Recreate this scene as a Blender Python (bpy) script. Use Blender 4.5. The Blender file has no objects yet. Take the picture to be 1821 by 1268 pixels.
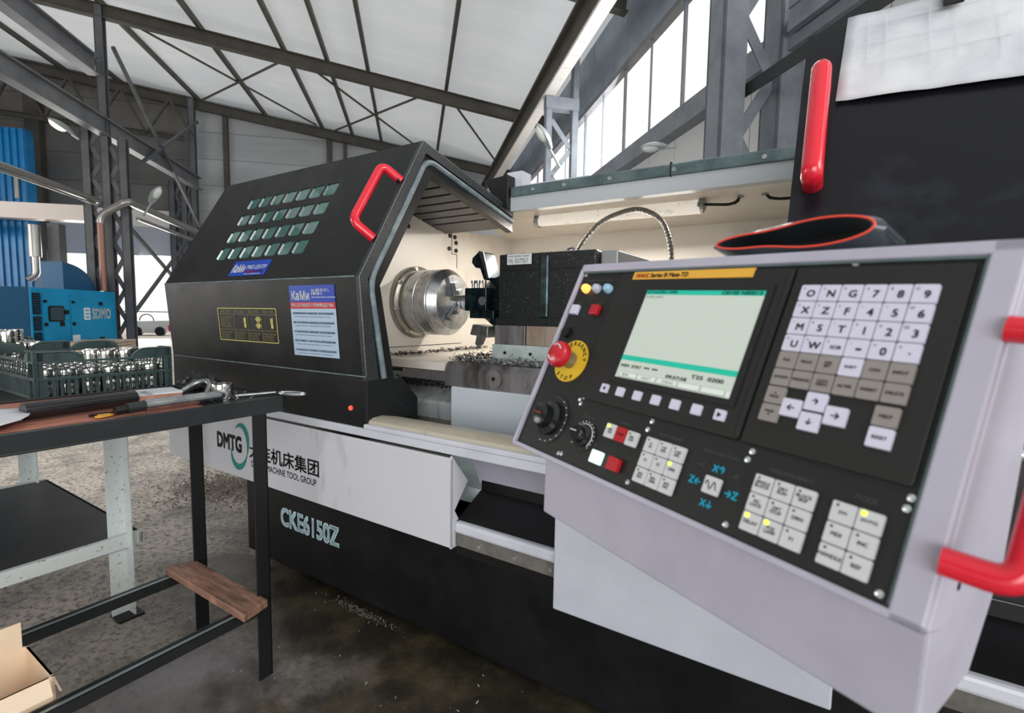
import bpy, math, random
from mathutils import Matrix, Vector, noise as mnoise
random.seed(7)
S = bpy.context.scene
COL = S.collection
V3 = Vector
PI = math.pi

# ------------------------------------------------------------------ camera
cam = bpy.data.cameras.new('camera'); camo = bpy.data.objects.new('camera', cam); COL.objects.link(camo)
R_ = (0.999879, 0.0012866, 0.01549); D_ = (0.0155434, -0.0827674, -0.9964477); F_ = (0.0, 0.9965681, -0.0827774)
camo.matrix_world = Matrix(((R_[0], -D_[0], -F_[0], 0), (R_[1], -D_[1], -F_[1], 0), (R_[2], -D_[2], -F_[2], 1.15), (0, 0, 0, 1)))
cam.sensor_width = 36; cam.lens = 885 / 1821 * 36; cam.clip_start = .01; cam.clip_end = 400
cam.dof.use_dof = True; cam.dof.focus_distance = 2.0; cam.dof.aperture_fstop = 5.0
S.camera = camo
S.view_settings.view_transform = 'Standard'; S.view_settings.look = 'None'
S.view_settings.gamma = 1; S.view_settings.exposure = 0.0; S.view_settings.use_curve_mapping = False

# ------------------------------------------------------------------ sky and sun
wd = bpy.data.worlds.new('sky'); S.world = wd; wd.use_nodes = True
bg = wd.node_tree.nodes['Background']
bg.inputs[0].default_value = (1.0, 0.985, 0.95, 1); bg.inputs[1].default_value = 1.3

def rot_frame(yaw, org):
    return Matrix.Translation(org) @ Matrix.Rotation(yaw, 4, 'Z')
FL = rot_frame(math.atan2(-0.53484261, 0.8449517), V3((-1.23745, 2.27801, 0)))      # lathe, both benches
FB = rot_frame(0.19580858, V3((0, 0, 0)))                                          # the hall
C0 = V3((0.0122777, 0.7738425, 0.9537614)); CX = V3((0.55160, -0.833378, -0.0348995))
CD = V3((0.365953, 0.204197, 0.907955)); CN = V3((-0.749543, -0.513600, 0.417613))
CU = V3((0.0192623, -0.0291022, 0.9993908)); CF = V3((-0.8338858, -0.5519370, 0.0))
def fr(o, x, y, z): return Matrix(((x[0], y[0], z[0], o[0]), (x[1], y[1], z[1], o[1]), (x[2], y[2], z[2], o[2]), (0, 0, 0, 1)))
FC = fr(C0, CX, CD, CN)          # console face: x right, y up the tilted face, z out of it
FU = fr(C0, CX, -CF, CU)         # console upright: x right, y depth, z up

def area(name, F, loc, look, sx, sy, power, col):
    l = bpy.data.lights.new(name, 'AREA'); l.shape = 'RECTANGLE'; l.size = sx; l.size_y = sy; l.energy = power; l.color = col
    o = bpy.data.objects.new(name, l); COL.objects.link(o)
    p = F @ V3(loc); q = F @ V3(look); o.location = p; o.rotation_euler = (q - p).to_track_quat('-Z', 'Y').to_euler()
    return o
sun = bpy.data.lights.new('sun', 'SUN'); sun.energy = 1.5; sun.angle = math.radians(6); sun.color = (1, .93, .82)
suno = bpy.data.objects.new('sun', sun); COL.objects.link(suno)
suno.rotation_euler = (FB.to_3x3() @ V3((-.75, -.35, -.55))).to_track_quat('-Z', 'Y').to_euler()

# daylight from right windows and far door, plus added fill lamps out of view
area('window_and_fill_light', FB, (3.9, -2.0, 3.4), (0.2, 0.4, 1.0), 4.5, 2.6, 270, (1, .97, .93))  # fill lamp added out of view to brighten the console side
area('window_and_fill_light', FB, (3.85, 9.0, 5.1), (-5, 11, 5.5), 11, 1.7, 300, (.97, .98, 1))
area('rear_fill', FB, (-3, -8.7, 2.6), (-1, 3, 1.2), 8, 4.4, 620, (.98, .98, 1))  # fill lamp added behind the camera to brighten console and lathe front
area('door_daylight', FB, (-11.1, 21.55, 1.9), (-6, 8, .4), 3.6, 3.0, 420, (1, .97, .92))
area('left_fill', FB, (-15.5, 8.0, 3.0), (-4, 12, 4.5), 10, 3.4, 450, (1, .97, .93))  # unseen fill lamp, added to lift the hall and roof
# ------------------------------------------------------------------ materials
MATS = {}
def lin(c):
    return tuple(((v / 255) / 12.92 if v / 255 <= .04045 else ((v / 255 + .055) / 1.055) ** 2.4) for v in c) + (1,)
def mat(name, rgb, rough=.5, metal=0.0, rgb2=None, scale=8.0, lo=.4, hi=.65, bump=0.0, bscale=60, emit=0, ec=None, coat=0, stretch=None, alpha=1, trans=0, spec=.5, rvar=0, detail=6):
    if name in MATS: return MATS[name]
    m = bpy.data.materials.new(name); m.use_nodes = True; nt = m.node_tree; b = nt.nodes['Principled BSDF']
    b.inputs['Base Color'].default_value = lin(rgb); b.inputs['Roughness'].default_value = rough; b.inputs['Metallic'].default_value = metal
    b.inputs['Coat Weight'].default_value = coat; b.inputs['Specular IOR Level'].default_value = spec; b.inputs['Transmission Weight'].default_value = trans
    if emit:
        b.inputs['Emission Color'].default_value = lin(ec or rgb); b.inputs['Emission Strength'].default_value = emit
    if rgb2 or bump or rvar:
        tc = nt.nodes.new('ShaderNodeTexCoord'); mp = nt.nodes.new('ShaderNodeMapping')
        nt.links.new(tc.outputs['Object'], mp.inputs[0])
        if stretch: mp.inputs['Scale'].default_value = stretch
        n = nt.nodes.new('ShaderNodeTexNoise'); n.inputs['Scale'].default_value = scale; n.inputs['Detail'].default_value = detail; n.inputs['Roughness'].default_value = .65
        nt.links.new(mp.outputs[0], n.inputs['Vector'])
        r = nt.nodes.new('ShaderNodeMapRange'); r.inputs[1].default_value = lo; r.inputs[2].default_value = hi
        nt.links.new(n.outputs[0], r.inputs[0])
        if rgb2:
            mx = nt.nodes.new('ShaderNodeMix'); mx.data_type = 'RGBA'; mx.inputs[6].default_value = lin(rgb); mx.inputs[7].default_value = lin(rgb2)
            nt.links.new(r.outputs[0], mx.inputs[0]); nt.links.new(mx.outputs[2], b.inputs['Base Color'])
        if rvar:
            r2 = nt.nodes.new('ShaderNodeMapRange'); r2.inputs[3].default_value = rough; r2.inputs[4].default_value = min(1, rough + rvar)
            nt.links.new(r.outputs[0], r2.inputs[0]); nt.links.new(r2.outputs[0], b.inputs['Roughness'])
        if bump:
            n2 = nt.nodes.new('ShaderNodeTexNoise'); n2.inputs['Scale'].default_value = bscale; n2.inputs['Detail'].default_value = 4
            nt.links.new(mp.outputs[0], n2.inputs['Vector'])
            bp_ = nt.nodes.new('ShaderNodeBump'); bp_.inputs['Strength'].default_value = bump; bp_.inputs['Distance'].default_value = .01
            nt.links.new(n2.outputs[0], bp_.inputs['Height']); nt.links.new(bp_.outputs[0], b.inputs['Normal'])
    MATS[name] = m; return m

M_black = mat('black_lathe_paint', (19, 20, 21), .34, rgb2=(25, 26, 27), scale=5, bump=.06, bscale=900, rvar=.15, spec=.28)
M_blackspk = mat('speckled_black_paint', (28, 31, 33), .42, rgb2=(96, 106, 108), scale=240, lo=.52, hi=.75, bump=.15, bscale=300)
M_gasket = mat('grey_channel', (92, 106, 112), .45, rgb2=(120, 134, 138), scale=20)
M_white = mat('lathe_white_paint', (203, 206, 214), .38, rgb2=(184, 188, 198), scale=4, lo=.45, hi=.75)
M_whited = mat('dirty_white_paint', (205, 206, 212), .4, rgb2=(150, 148, 148), scale=5, lo=.58, hi=.8, stretch=(1, 1, .35))
M_cream = mat('cream_enclosure_paint', (222, 216, 206), .35, rgb2=(196, 186, 172), scale=3, lo=.5, hi=.8, bump=.05, bscale=150)
M_lip = mat('cream_worn_lip', (180, 172, 156), .35, rgb2=(150, 142, 122), scale=26, lo=.58, hi=.8)
M_red = mat('red_plastic', (212, 22, 46), .25, coat=.4)
M_steel = mat('machined_steel', (196, 198, 200), .3, 1, rgb2=(160, 164, 168), scale=30, stretch=(1, 1, 1))
M_steeld = mat('stained_steel', (150, 148, 150), .42, .75, rgb2=(82, 74, 70), scale=10, lo=.42, hi=.7, stretch=(1.6, 1.6, .25))
M_way = mat('grey_way_cover', (190, 194, 196), .4, .4, rgb2=(110, 112, 112), scale=14, lo=.5, hi=.75, stretch=(2.5, 1, .2))
M_olive = mat('oily_grey_panel', (134, 134, 116), .45, rgb2=(104, 104, 88), scale=7, stretch=(3, 1, .3))
M_greenw = mat('pale_green_grey_paint', (186, 200, 198), .4, rgb2=(150, 162, 160), scale=8)
M_dark = mat('black_metal', (20, 21, 22), .4, .2)
M_darkspec = mat('wet_black_turret_paint', (20, 24, 25), .3, rgb2=(150, 165, 165), scale=170, lo=.63, hi=.72, bump=.3, bscale=200)
M_bluesteel = mat('oiled_black_steel', (22, 30, 34), .2, .6, rgb2=(46, 66, 70), scale=25)
M_glass = mat('teal_tinted_pane', (52, 92, 86), .12, rgb2=(66, 108, 100), scale=6, coat=.5)
M_print_w = mat('white_print', (225, 230, 232), .5)
M_print_lb = mat('pale_blue_print', (206, 234, 240), .5)
M_print_k = mat('black_print', (26, 28, 32), .5)
M_print_g = mat('gold_print', (190, 180, 96), .5)
M_print_gd = mat('dim_gold_print', (118, 112, 62), .6)
M_print_n = mat('navy_print', (28, 48, 110), .5)
M_print_dim = mat('dim_grey_print', (74, 76, 76), .6)
M_teal = mat('teal_logo', (20, 132, 120), .5)
M_stblue = mat('blue_sticker', (14, 60, 166), .35)
M_stred = mat('red_sticker', (186, 34, 48), .4)
M_stgrey = mat('pale_sticker', (168, 190, 208), .4)
M_face = mat('console_black_face', (14, 16, 15), .5, rgb2=(19, 21, 19), scale=6)
M_face2 = mat('console_black_bezel', (22, 23, 21), .5)
M_ch = mat('console_grey_housing', (176, 174, 188), .4, rgb2=(160, 158, 172), scale=6, lo=.45, hi=.8, bump=.04, bscale=300)
M_key = mat('grey_key', (198, 200, 200), .5)
M_keyv = mat('lilac_white_key', (206, 204, 222), .5)
M_keyb = mat('taupe_key', (140, 134, 130), .5)
M_screen = mat('lcd_screen', (176, 186, 176), .35, emit=.35, ec=(180, 190, 178))
M_scrteal = mat('lcd_teal', (30, 170, 145), .35, emit=.35, ec=(26, 170, 144))
M_led = mat('lit_green_led', (220, 240, 60), .4, emit=1.6, ec=(220, 245, 60))
M_ledoff = mat('unlit_led', (20, 20, 20), .4)
M_amber = mat('lit_amber_lamp', (255, 180, 90), .3, emit=1.3, ec=(255, 175, 80))
M_lampw = mat('clear_indicator', (180, 186, 200), .2)
M_lit = mat('lit_white_button', (220, 250, 240), .3, emit=1.0, ec=(215, 250, 235))
M_cyan = mat('lit_cyan_print', (20, 130, 150), .4, emit=.7, ec=(10, 130, 155))
M_yel = mat('yellow_label', (224, 184, 40), .45)
M_yel2 = mat('orange_yellow_strip', (224, 170, 60), .45)
M_redbtn = mat('red_button', (176, 24, 34), .35)
M_rub = mat('black_rubber', (52, 60, 66), .28, coat=.4)
M_rubor = mat('orange_red_edging', (226, 74, 54), .45)
M_screw = mat('bright_screw', (215, 222, 225), .25, .9)
M_alu = mat('grey_aluminium_rail', (112, 130, 132), .35, .5, rgb2=(80, 96, 98), scale=8)
M_paper = mat('crumpled_paper', (204, 207, 210), .75, rgb2=(176, 181, 188), scale=4, lo=.4, hi=.7, bump=.5, bscale=9)
M_pencil = mat('faint_pencil', (196, 199, 206), .8)
M_frame = mat('dark_bench_steel', (58, 62, 64), .28, .6, rgb2=(70, 70, 70), scale=9, lo=.5, hi=.8)
M_frameb = mat('blackened_bench_steel', (24, 26, 26), .5, .2)
M_wood = mat('worn_red_brown_wood', (190, 128, 108), .65, rgb2=(132, 78, 64), scale=16, stretch=(5, .6, 1), lo=.35, hi=.7, bump=.2, bscale=50)
M_board = mat('oiled_brown_board', (176, 134, 112), .5, rgb2=(104, 76, 62), scale=12, stretch=(.8, 6, 1), lo=.35, hi=.65, bump=.2, bscale=40)
M_wleg = mat('worn_white_painted_steel', (206, 214, 212), .5, rgb2=(120, 122, 114), scale=60, lo=.6, hi=.68)
M_oily = mat('oily_black_sheet', (36, 36, 34), .42, rgb2=(66, 64, 60), scale=7, lo=.45, hi=.75, rvar=.2)
M_crate = mat('dark_green_plastic', (44, 62, 62), .38, rgb2=(58, 78, 77), scale=14)
M_ringm = mat('turned_steel', (214, 214, 210), .16, 1)
M_tool = mat('brushed_tool_steel', (170, 174, 176), .3, .9, rgb2=(130, 136, 138), scale=40)
M_rag = mat('black_oily_rag', (14, 15, 16), .35)
M_card = mat('cream_cardboard', (240, 218, 190), .7, rgb2=(228, 200, 170), scale=3)
M_beam = mat('dark_brown_beam', (74, 70, 62), .6, rgb2=(60, 57, 52), scale=2)
M_beamg = mat('grey_steel_beam', (112, 114, 118), .5, rgb2=(92, 94, 98), scale=2)
M_col = mat('dark_grey_column', (88, 90, 94), .5, rgb2=(74, 76, 80), scale=3)
M_colr = mat('blue_grey_column', (128, 134, 142), .5, rgb2=(110, 116, 124), scale=3)
M_roof = mat('pale_roof_panel', (196, 198, 198), .55, rgb2=(172, 178, 184), scale=.35, lo=.4, hi=.65, stretch=(.4, 2.2, 1))
M_wallp = mat('grey_cladding_panel', (168, 172, 174), .6, rgb2=(148, 152, 154), scale=.5, stretch=(.3, 1, 2))
M_walld = mat('brown_grey_cladding', (112, 108, 102), .7, rgb2=(98, 94, 90), scale=.6)
M_wallb = mat('blue_grey_cladding', (140, 152, 164), .6, rgb2=(116, 126, 138), scale=.8)
M_wallw = mat('white_wall_panel', (206, 208, 210), .5)
M_blue = mat('bright_blue_cladding', (14, 120, 178), .35, rgb2=(10, 96, 152), scale=1.5)
M_gen = mat('cyan_blue_enclosure', (0, 146, 196), .4, rgb2=(0, 132, 180), scale=2)
M_gend = mat('dark_blue_end_panel', (8, 70, 104), .6, spec=.2)
M_pipe = mat('silver_pipe', (168, 166, 162), .28, .85)
M_pipeb = mat('brown_pipe', (150, 110, 98), .4, .3)
M_pallet = mat('pale_pallet_wood', (204, 186, 166), .7, rgb2=(170, 148, 128), scale=10)
M_lampsh = mat('lamp_shell', (170, 178, 178), .35, .3)
M_lampg = mat('lamp_glass', (214, 220, 216), .15)
M_lampon = mat('lit_lamp_glass', (255, 240, 200), .3, emit=4, ec=(255, 235, 190))
M_tube = mat('work_light_tube', (240, 236, 226), .3, emit=.4, ec=(255, 246, 232), rgb2=(176, 170, 160), scale=30, lo=.55, hi=.62)
M_chip = mat('steel_chips', (190, 192, 192), .25, .9)
M_chipd = mat('dark_chips', (60, 56, 52), .5, .3)
M_hose = mat('braided_hose', (150, 148, 142), .3, .9, bump=.8, bscale=500)

def floor_mat():
    m = bpy.data.materials.new('stained_concrete'); m.use_nodes = True; nt = m.node_tree; b = nt.nodes['Principled BSDF']
    N = nt.nodes.new; L = nt.links.new
    tc = N('ShaderNodeTexCoord')
    def noi(sc, det=8, ro=.65):
        n = N('ShaderNodeTexNoise'); n.inputs['Scale'].default_value = sc; n.inputs['Detail'].default_value = det; n.inputs['Roughness'].default_value = ro
        L(tc.outputs['Object'], n.inputs['Vector']); return n
    def mr(src, a, c, lo=0, hi=1):
        r = N('ShaderNodeMapRange'); r.interpolation_type = 'SMOOTHSTEP'; r.inputs[1].default_value = a; r.inputs[2].default_value = c; r.inputs[3].default_value = lo; r.inputs[4].default_value = hi
        L(src, r.inputs[0]); return r.outputs[0]
    def mix(f, c1, c2):
        x = N('ShaderNodeMix'); x.data_type = 'RGBA'
        if isinstance(f, float): x.inputs[0].default_value = f
        else: L(f, x.inputs[0])
        for i, c in ((6, c1), (7, c2)):
            if isinstance(c, tuple): x.inputs[i].default_value = lin(c)
            else: L(c, x.inputs[i])
        return x.outputs[2]
    def math_(op, a, c):
        x = N('ShaderNodeMath'); x.operation = op
        for i, v in enumerate((a, c)):
            if isinstance(v, (int, float)): x.inputs[i].default_value = v
            else: L(v, x.inputs[i])
        return x.outputs[0]
    base = mix(mr(noi(3).outputs[0], .42, .68), (222, 212, 200), (150, 143, 136))
    base = mix(mr(noi(38, 10, .8).outputs[0], .47, .6), base, (112, 107, 103))
    sep = N('ShaderNodeSeparateXYZ'); L(tc.outputs['Object'], sep.inputs[0])     # object space = the lathe frame
    wob = math_('MULTIPLY', math_('SUBTRACT', noi(1.8, 5).outputs[0], .5), 1.6)
    xx = math_('ADD', sep.outputs[0], wob); yy = math_('ADD', sep.outputs[1], math_('MULTIPLY', wob, .5))
    grime = mr(xx, -1.2, .7)                                                     # traffic grime gathers towards the machine
    base = mix(math_('MULTIPLY', grime, .6), base, (122, 117, 115))
    wet = mr(xx, .55, 1.15)
    oil = math_('MULTIPLY', wet, mr(yy, -1.35, -.75))
    oil2 = math_('MULTIPLY', mr(xx, -.2, .35), mr(yy, -.42, -.16))
    om = math_('MAXIMUM', oil, oil2)
    dx = math_('SUBTRACT', sep.outputs[0], .70); dy = math_('SUBTRACT', sep.outputs[1], -.60)
    dd = math_('ADD', math_('SQRT', math_('ADD', math_('MULTIPLY', dx, dx), math_('MULTIPLY', dy, dy)), 0), math_('MULTIPLY', wob, .12))
    base = mix(mr(dd, .16, .30, .75, 0), base, (150, 147, 152))
    oilc = mix(mr(noi(5).outputs[0], .42, .66), (50, 46, 37), (88, 80, 60))
    base = mix(om, base, oilc)
    L(base, b.inputs['Base Color'])
    rr = mr(noi(6).outputs[0], .4, .6, .35, .6); rw = N('ShaderNodeMapRange'); L(om, rw.inputs[0]); rw.inputs[3].default_value = .68; rw.inputs[4].default_value = .3
    L(rw.outputs[0], b.inputs['Roughness'])
    bm = N('ShaderNodeBump'); bm.inputs['Strength'].default_value = .6; bm.inputs['Distance'].default_value = .01; L(noi(26, 10, .75).outputs[0], bm.inputs['Height']); L(bm.outputs[0], b.inputs['Normal'])
    return m
M_floor = floor_mat()

# ------------------------------------------------------------------ mesh helpers
class G:
    def __init__(s): s.v = []; s.f = []
    def add(s, vs, fs):
        n = len(s.v); s.v += [V3(p) for p in vs]; s.f += [[i + n for i in f] for f in fs]; return s
    def box(s, x0, x1, y0, y1, z0, z1):
        return s.add([(x0, y0, z0), (x1, y0, z0), (x1, y1, z0), (x0, y1, z0), (x0, y0, z1), (x1, y0, z1), (x1, y1, z1), (x0, y1, z1)],
                     [(0, 3, 2, 1), (4, 5, 6, 7), (0, 1, 5, 4), (1, 2, 6, 5), (2, 3, 7, 6), (3, 0, 4, 7)])
    def prism(s, poly, t0, t1, fn):
        n = len(poly); vs = [fn(a, b, t0) for a, b in poly] + [fn(a, b, t1) for a, b in poly]
        return s.add(vs, [tuple(range(n))[::-1], tuple(range(n, 2 * n))] + [(i, (i + 1) % n, (i + 1) % n + n, i + n) for i in range(n)])
    def beam(s, p0, p1, w, h, up=(0, 0, 1)):
        p0 = V3(p0); p1 = V3(p1); d = (p1 - p0).normalized(); u = V3(up)
        a = d.cross(u)
        if a.length < 1e-4: a = d.cross(V3((0, 1, 0)))
        a.normalize(); b = a.cross(d).normalized(); vs = []
        for p in (p0, p1):
            for i, j in ((-1, -1), (1, -1), (1, 1), (-1, 1)): vs.append(p + a * i * w / 2 + b * j * h / 2)
        return s.add(vs, [(0, 3, 2, 1), (4, 5, 6, 7), (0, 1, 5, 4), (1, 2, 6, 5), (2, 3, 7, 6), (3, 0, 4, 7)])
    def ibeam(s, p0, p1, w, h, t=.02):
        p0 = V3(p0); p1 = V3(p1); z = V3((0, 0, 1))
        s.beam(p0, p1, t, h); s.beam(p0 + z * (h / 2), p1 + z * (h / 2), w, t); return s.beam(p0 - z * (h / 2), p1 - z * (h / 2), w, t)
    def tube(s, path, r, n=12, closed=False, caps=True):
        P = [V3(p) for p in path]; m = len(P); rr = r if isinstance(r, (list, tuple)) else [r] * m
        t0 = (P[1] - P[0]).normalized(); a = t0.orthogonal().normalized(); base = len(s.v); prev = t0
        for i in range(m):
            if closed: t = (P[(i + 1) % m] - P[i - 1]).normalized()
            else: t = (P[min(i + 1, m - 1)] - P[max(i - 1, 0)]).normalized()
            a = prev.rotation_difference(t) @ a; a = (a - t * a.dot(t)).normalized(); b = t.cross(a); prev = t
            for k in range(n): s.v.append(P[i] + (a * math.cos(2 * PI * k / n) + b * math.sin(2 * PI * k / n)) * rr[i])
        for i in range(m if closed else m - 1):
            j = (i + 1) % m
            for k in range(n):
                l = (k + 1) % n; s.f.append([base + i * n + k, base + i * n + l, base + j * n + l, base + j * n + k])
        if caps and not closed:
            s.f.append([base + k for k in range(n)][::-1]); s.f.append([base + (m - 1) * n + k for k in range(n)])
        return s
    def cyl(s, p0, p1, r, r1=None, n=24):
        p0 = V3(p0); p1 = V3(p1); return s.rev([(0, r), ((p1 - p0).length, r if r1 is None else r1)], p0, p1 - p0, n)
    def rev(s, prof, p0, d, n=32, caps=True):
        p0 = V3(p0); d = V3(d).normalized(); a = d.orthogonal().normalized(); b = d.cross(a); base = len(s.v)
        for t, r in prof:
            for k in range(n): s.v.append(p0 + d * t + (a * math.cos(2 * PI * k / n) + b * math.sin(2 * PI * k / n)) * r)
        for i in range(len(prof) - 1):
            for k in range(n):
                l = (k + 1) % n; s.f.append([base + i * n + k, base + i * n + l, base + (i + 1) * n + l, base + (i + 1) * n + k])
        if caps:
            s.f.append([base + k for k in range(n)][::-1]); s.f.append([base + (len(prof) - 1) * n + k for k in range(n)])
        return s
    def sphere(s, c, r, n=12, sc=(1, 1, 1)):
        pr = []; c = V3(c); base = len(s.v); m = n // 2
        for i in range(m + 1):
            th = PI * i / m
            for k in range(n): s.v.append(c + V3((math.sin(th) * math.cos(2 * PI * k / n) * r * sc[0], math.sin(th) * math.sin(2 * PI * k / n) * r * sc[1], math.cos(th) * r * sc[2])))
        for i in range(m):
            for k in range(n):
                l = (k + 1) % n; s.f.append([base + i * n + k, base + (i + 1) * n + k, base + (i + 1) * n + l, base + i * n + l])
        return s

W = {}
def tag(o, label, cat, group=None, kind=None):
    o['label'] = label; o['category'] = cat
    if group: o['group'] = group
    if kind: o['kind'] = kind
    return o
def root(name, label, cat, F, loc, group=None):
    o = bpy.data.objects.new(name, None); COL.objects.link(o); o.empty_display_size = .1
    o.matrix_world = F @ Matrix.Translation(V3(loc)); W[o] = F @ Matrix.Translation(V3(loc))
    return tag(o, label, cat, group)
def build(g, name, m, parent=None, F=FL, smooth=False, bev=0, label=None, seg=2, kind=None):
    if parent is not None: B = W[parent]
    else:
        xs = [p.x for p in g.v]; ys = [p.y for p in g.v]; zs = [p.z for p in g.v]
        B = F @ Matrix.Translation(V3(((min(xs) + max(xs)) / 2, (min(ys) + max(ys)) / 2, min(zs))))
    T = B.inverted() @ F
    me = bpy.data.meshes.new(name); me.from_pydata([T @ p for p in g.v], [], g.f); me.materials.append(m)
    if smooth:
        for p in me.polygons: p.use_smooth = True
    me.validate(); me.update()
    o = bpy.data.objects.new(name, me); COL.objects.link(o)
    if parent is not None: o.parent = parent
    else: o.matrix_world = B
    W[o] = B
    if smooth:
        es = o.modifiers.new('es', 'EDGE_SPLIT'); es.split_angle = math.radians(38)
    if bev:
        bm = o.modifiers.new('bv', 'BEVEL'); bm.width = bev; bm.segments = seg; bm.limit_method = 'ANGLE'; bm.angle_limit = math.radians(40)
    if label: o['label'] = label
    if kind: o['kind'] = kind
    return o
def struct(g, name, m, F=FB, **k):
    o = build(g, name, m, None, F, **k); o['kind'] = 'structure'; return o

# text is queued, turned into meshes in one go at the end
TQ = []
def text(body, F, x, y, w, h, m, parent, name='lettering', bold=0, thick=.0, z=.0006, centre=False, shear=0):
    """fit the text in a box of width w and height h (either may be None) whose lower left (or centre) is x, y"""
    TQ.append((body, F, x, y, w, h, m, parent, name, bold, thick, z, centre, shear))
def flush_text():
    obs = []
    for q in TQ:
        cu = bpy.data.curves.new('t', 'FONT'); cu.body = q[0]; cu.size = 1; cu.align_x = 'CENTER' if q[12] else 'LEFT'; cu.resolution_u = 3; cu.shear = q[13]; cu.space_line = .85
        o = bpy.data.objects.new('t', cu); COL.objects.link(o); obs.append(o)
    dg = bpy.context.evaluated_depsgraph_get(); dg.update()
    for q, o in zip(TQ, obs):
        body, F, x, y, w, h, m, parent, name, bold, thick, z, centre, shear = q
        me = bpy.data.meshes.new_from_object(o.evaluated_get(dg)); me.name = name
        if not len(me.vertices): print('EMPTY TEXT', body); continue
        xs = [v.co.x for v in me.vertices]; ys = [v.co.y for v in me.vertices]
        bw = max(xs) - min(xs); bh = max(ys) - min(ys)
        sx = w / bw if w else None; sy = h / bh if h else None
        sx = sx or sy; sy = sy or sx
        T = W[parent].inverted() @ F
        for v in me.vertices:
            if centre: a = x + (v.co.x - (min(xs) + max(xs)) / 2) * sx; b = y + (v.co.y - (min(ys) + max(ys)) / 2) * sy
            else: a = x + (v.co.x - min(xs)) * sx; b = y + (v.co.y - min(ys)) * sy
            v.co = T @ V3((a, b, z))
        if bold:
            b0 = [v.co.copy() for v in me.vertices]; fs = [tuple(p.vertices) for p in me.polygons]; n0 = len(b0); d = bold * 1.6 * sy * .9
            ex = (T.to_3x3() @ V3((1, 0, 0))) * bold * 1.6 * sx; ey = (T.to_3x3() @ V3((0, 1, 0))) * bold * 1.6 * sy
            vs = []; ff_ = []
            for q_, (i_, j_) in enumerate(((-1, -1), (1, -1), (1, 1), (-1, 1), (0, 0))):
                vs += [p + ex * i_ + ey * j_ for p in b0]; ff_ += [tuple(a + q_ * n0 for a in f) for f in fs]
            me = bpy.data.meshes.new(name); me.from_pydata(vs, [], ff_)
        me.materials.clear(); me.materials.append(m)
        t = bpy.data.objects.new(name, me); COL.objects.link(t); t.parent = parent; W[t] = W[parent]
    for o in obs:
        cu = o.data; bpy.data.objects.remove(o); bpy.data.curves.remove(cu)
def ff(F, o, x, y):
    """sub-frame of F with given origin and x, y directions"""
    x = V3(x).normalized(); y = V3(y).normalized(); z = x.cross(y)
    return F @ fr(V3(o), x, y, z)
def rrect(cx, cy, w, h, r, n=4):
    P = []
    for sx, sy, a0 in ((1, 1, 0), (-1, 1, 90), (-1, -1, 180), (1, -1, 270)):
        for k in range(n + 1):
            a = math.radians(a0 + 90 * k / n); P.append((cx + sx * (w / 2 - r) + r * math.cos(a), cy + sy * (h / 2 - r) + r * math.sin(a)))
    return P
ident = lambda a, b, t: (a, b, t)
XY = ident
def plate(F_, poly, t0, t1, name, m, parent, **k):
    return build(G().prism(poly, t0, t1, XY), name, m, parent, F_, **k)
def arc(c, r, a0, a1, n, ax=(1, 0, 0), ay=(0, 0, 1)):
    c = V3(c); ax = V3(ax); ay = V3(ay)
    return [c + ax * r * math.cos(math.radians(a0 + (a1 - a0) * i / n)) + ay * r * math.sin(math.radians(a0 + (a1 - a0) * i / n)) for i in range(n + 1)]
def bend(pts, r, n=6):
    P = [V3(p) for p in pts]; out = [P[0]]
    for i in range(1, len(P) - 1):
        a = (P[i - 1] - P[i]).normalized(); b = (P[i + 1] - P[i]).normalized()
        s0 = P[i] + a * r; s1 = P[i] + b * r
        for k in range(n + 1):
            t = k / n; out.append(s0 * (1 - t) ** 2 + P[i] * 2 * t * (1 - t) + s1 * t * t)
    out.append(P[-1]); return out
YZ = lambda a, b, t: (t, a, b)      # profile in y,z swept along x

# ================================================================== THE HALL
zr = lambda r: 7.40 + (3.1 - r) * .148           # top of the rafters
# floor
g = G(); g.add([FL.inverted() @ (FB @ V3(p)) for p in ((-26, -3, 0), (9, -3, 0), (9, 34, 0), (-26, 34, 0))], [(0, 1, 2, 3)])
fl = bpy.data.meshes.new('floor'); fl.from_pydata(g.v, [], g.f); fl.materials.append(M_floor)
flo = bpy.data.objects.new('floor', fl); COL.objects.link(flo); flo.matrix_world = FL; flo['kind'] = 'structure'; W[flo] = FL
# roof deck (translucent panels on the purlins)
def roofz(r, d): return zr(r) + d
g = G()
for r0, r1 in [(-17 + 1.1 * i, -17 + 1.1 * i + 1.1) for i in range(20)]:
    g.add([(r0, -9, roofz(r0, .17)), (r1, -9, roofz(r1, .17)), (r1, 22, roofz(r1, .17)), (r0, 22, roofz(r0, .17))], [(0, 1, 2, 3)])
rfo = struct(g, 'ceiling', M_roof)
nt_ = M_roof.node_tree; pb_ = nt_.nodes['Principled BSDF']; tr_ = nt_.nodes.new('ShaderNodeBsdfTranslucent'); mx_ = nt_.nodes.new('ShaderNodeMixShader')
tr_.inputs[0].default_value = (.60, .635, .67, 1); mx_.inputs[0].default_value = .36
nt_.links.new(pb_.outputs[0], mx_.inputs[1]); nt_.links.new(tr_.outputs[0], mx_.inputs[2]); nt_.links.new(mx_.outputs[0], nt_.nodes['Material Output'].inputs[0])
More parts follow.
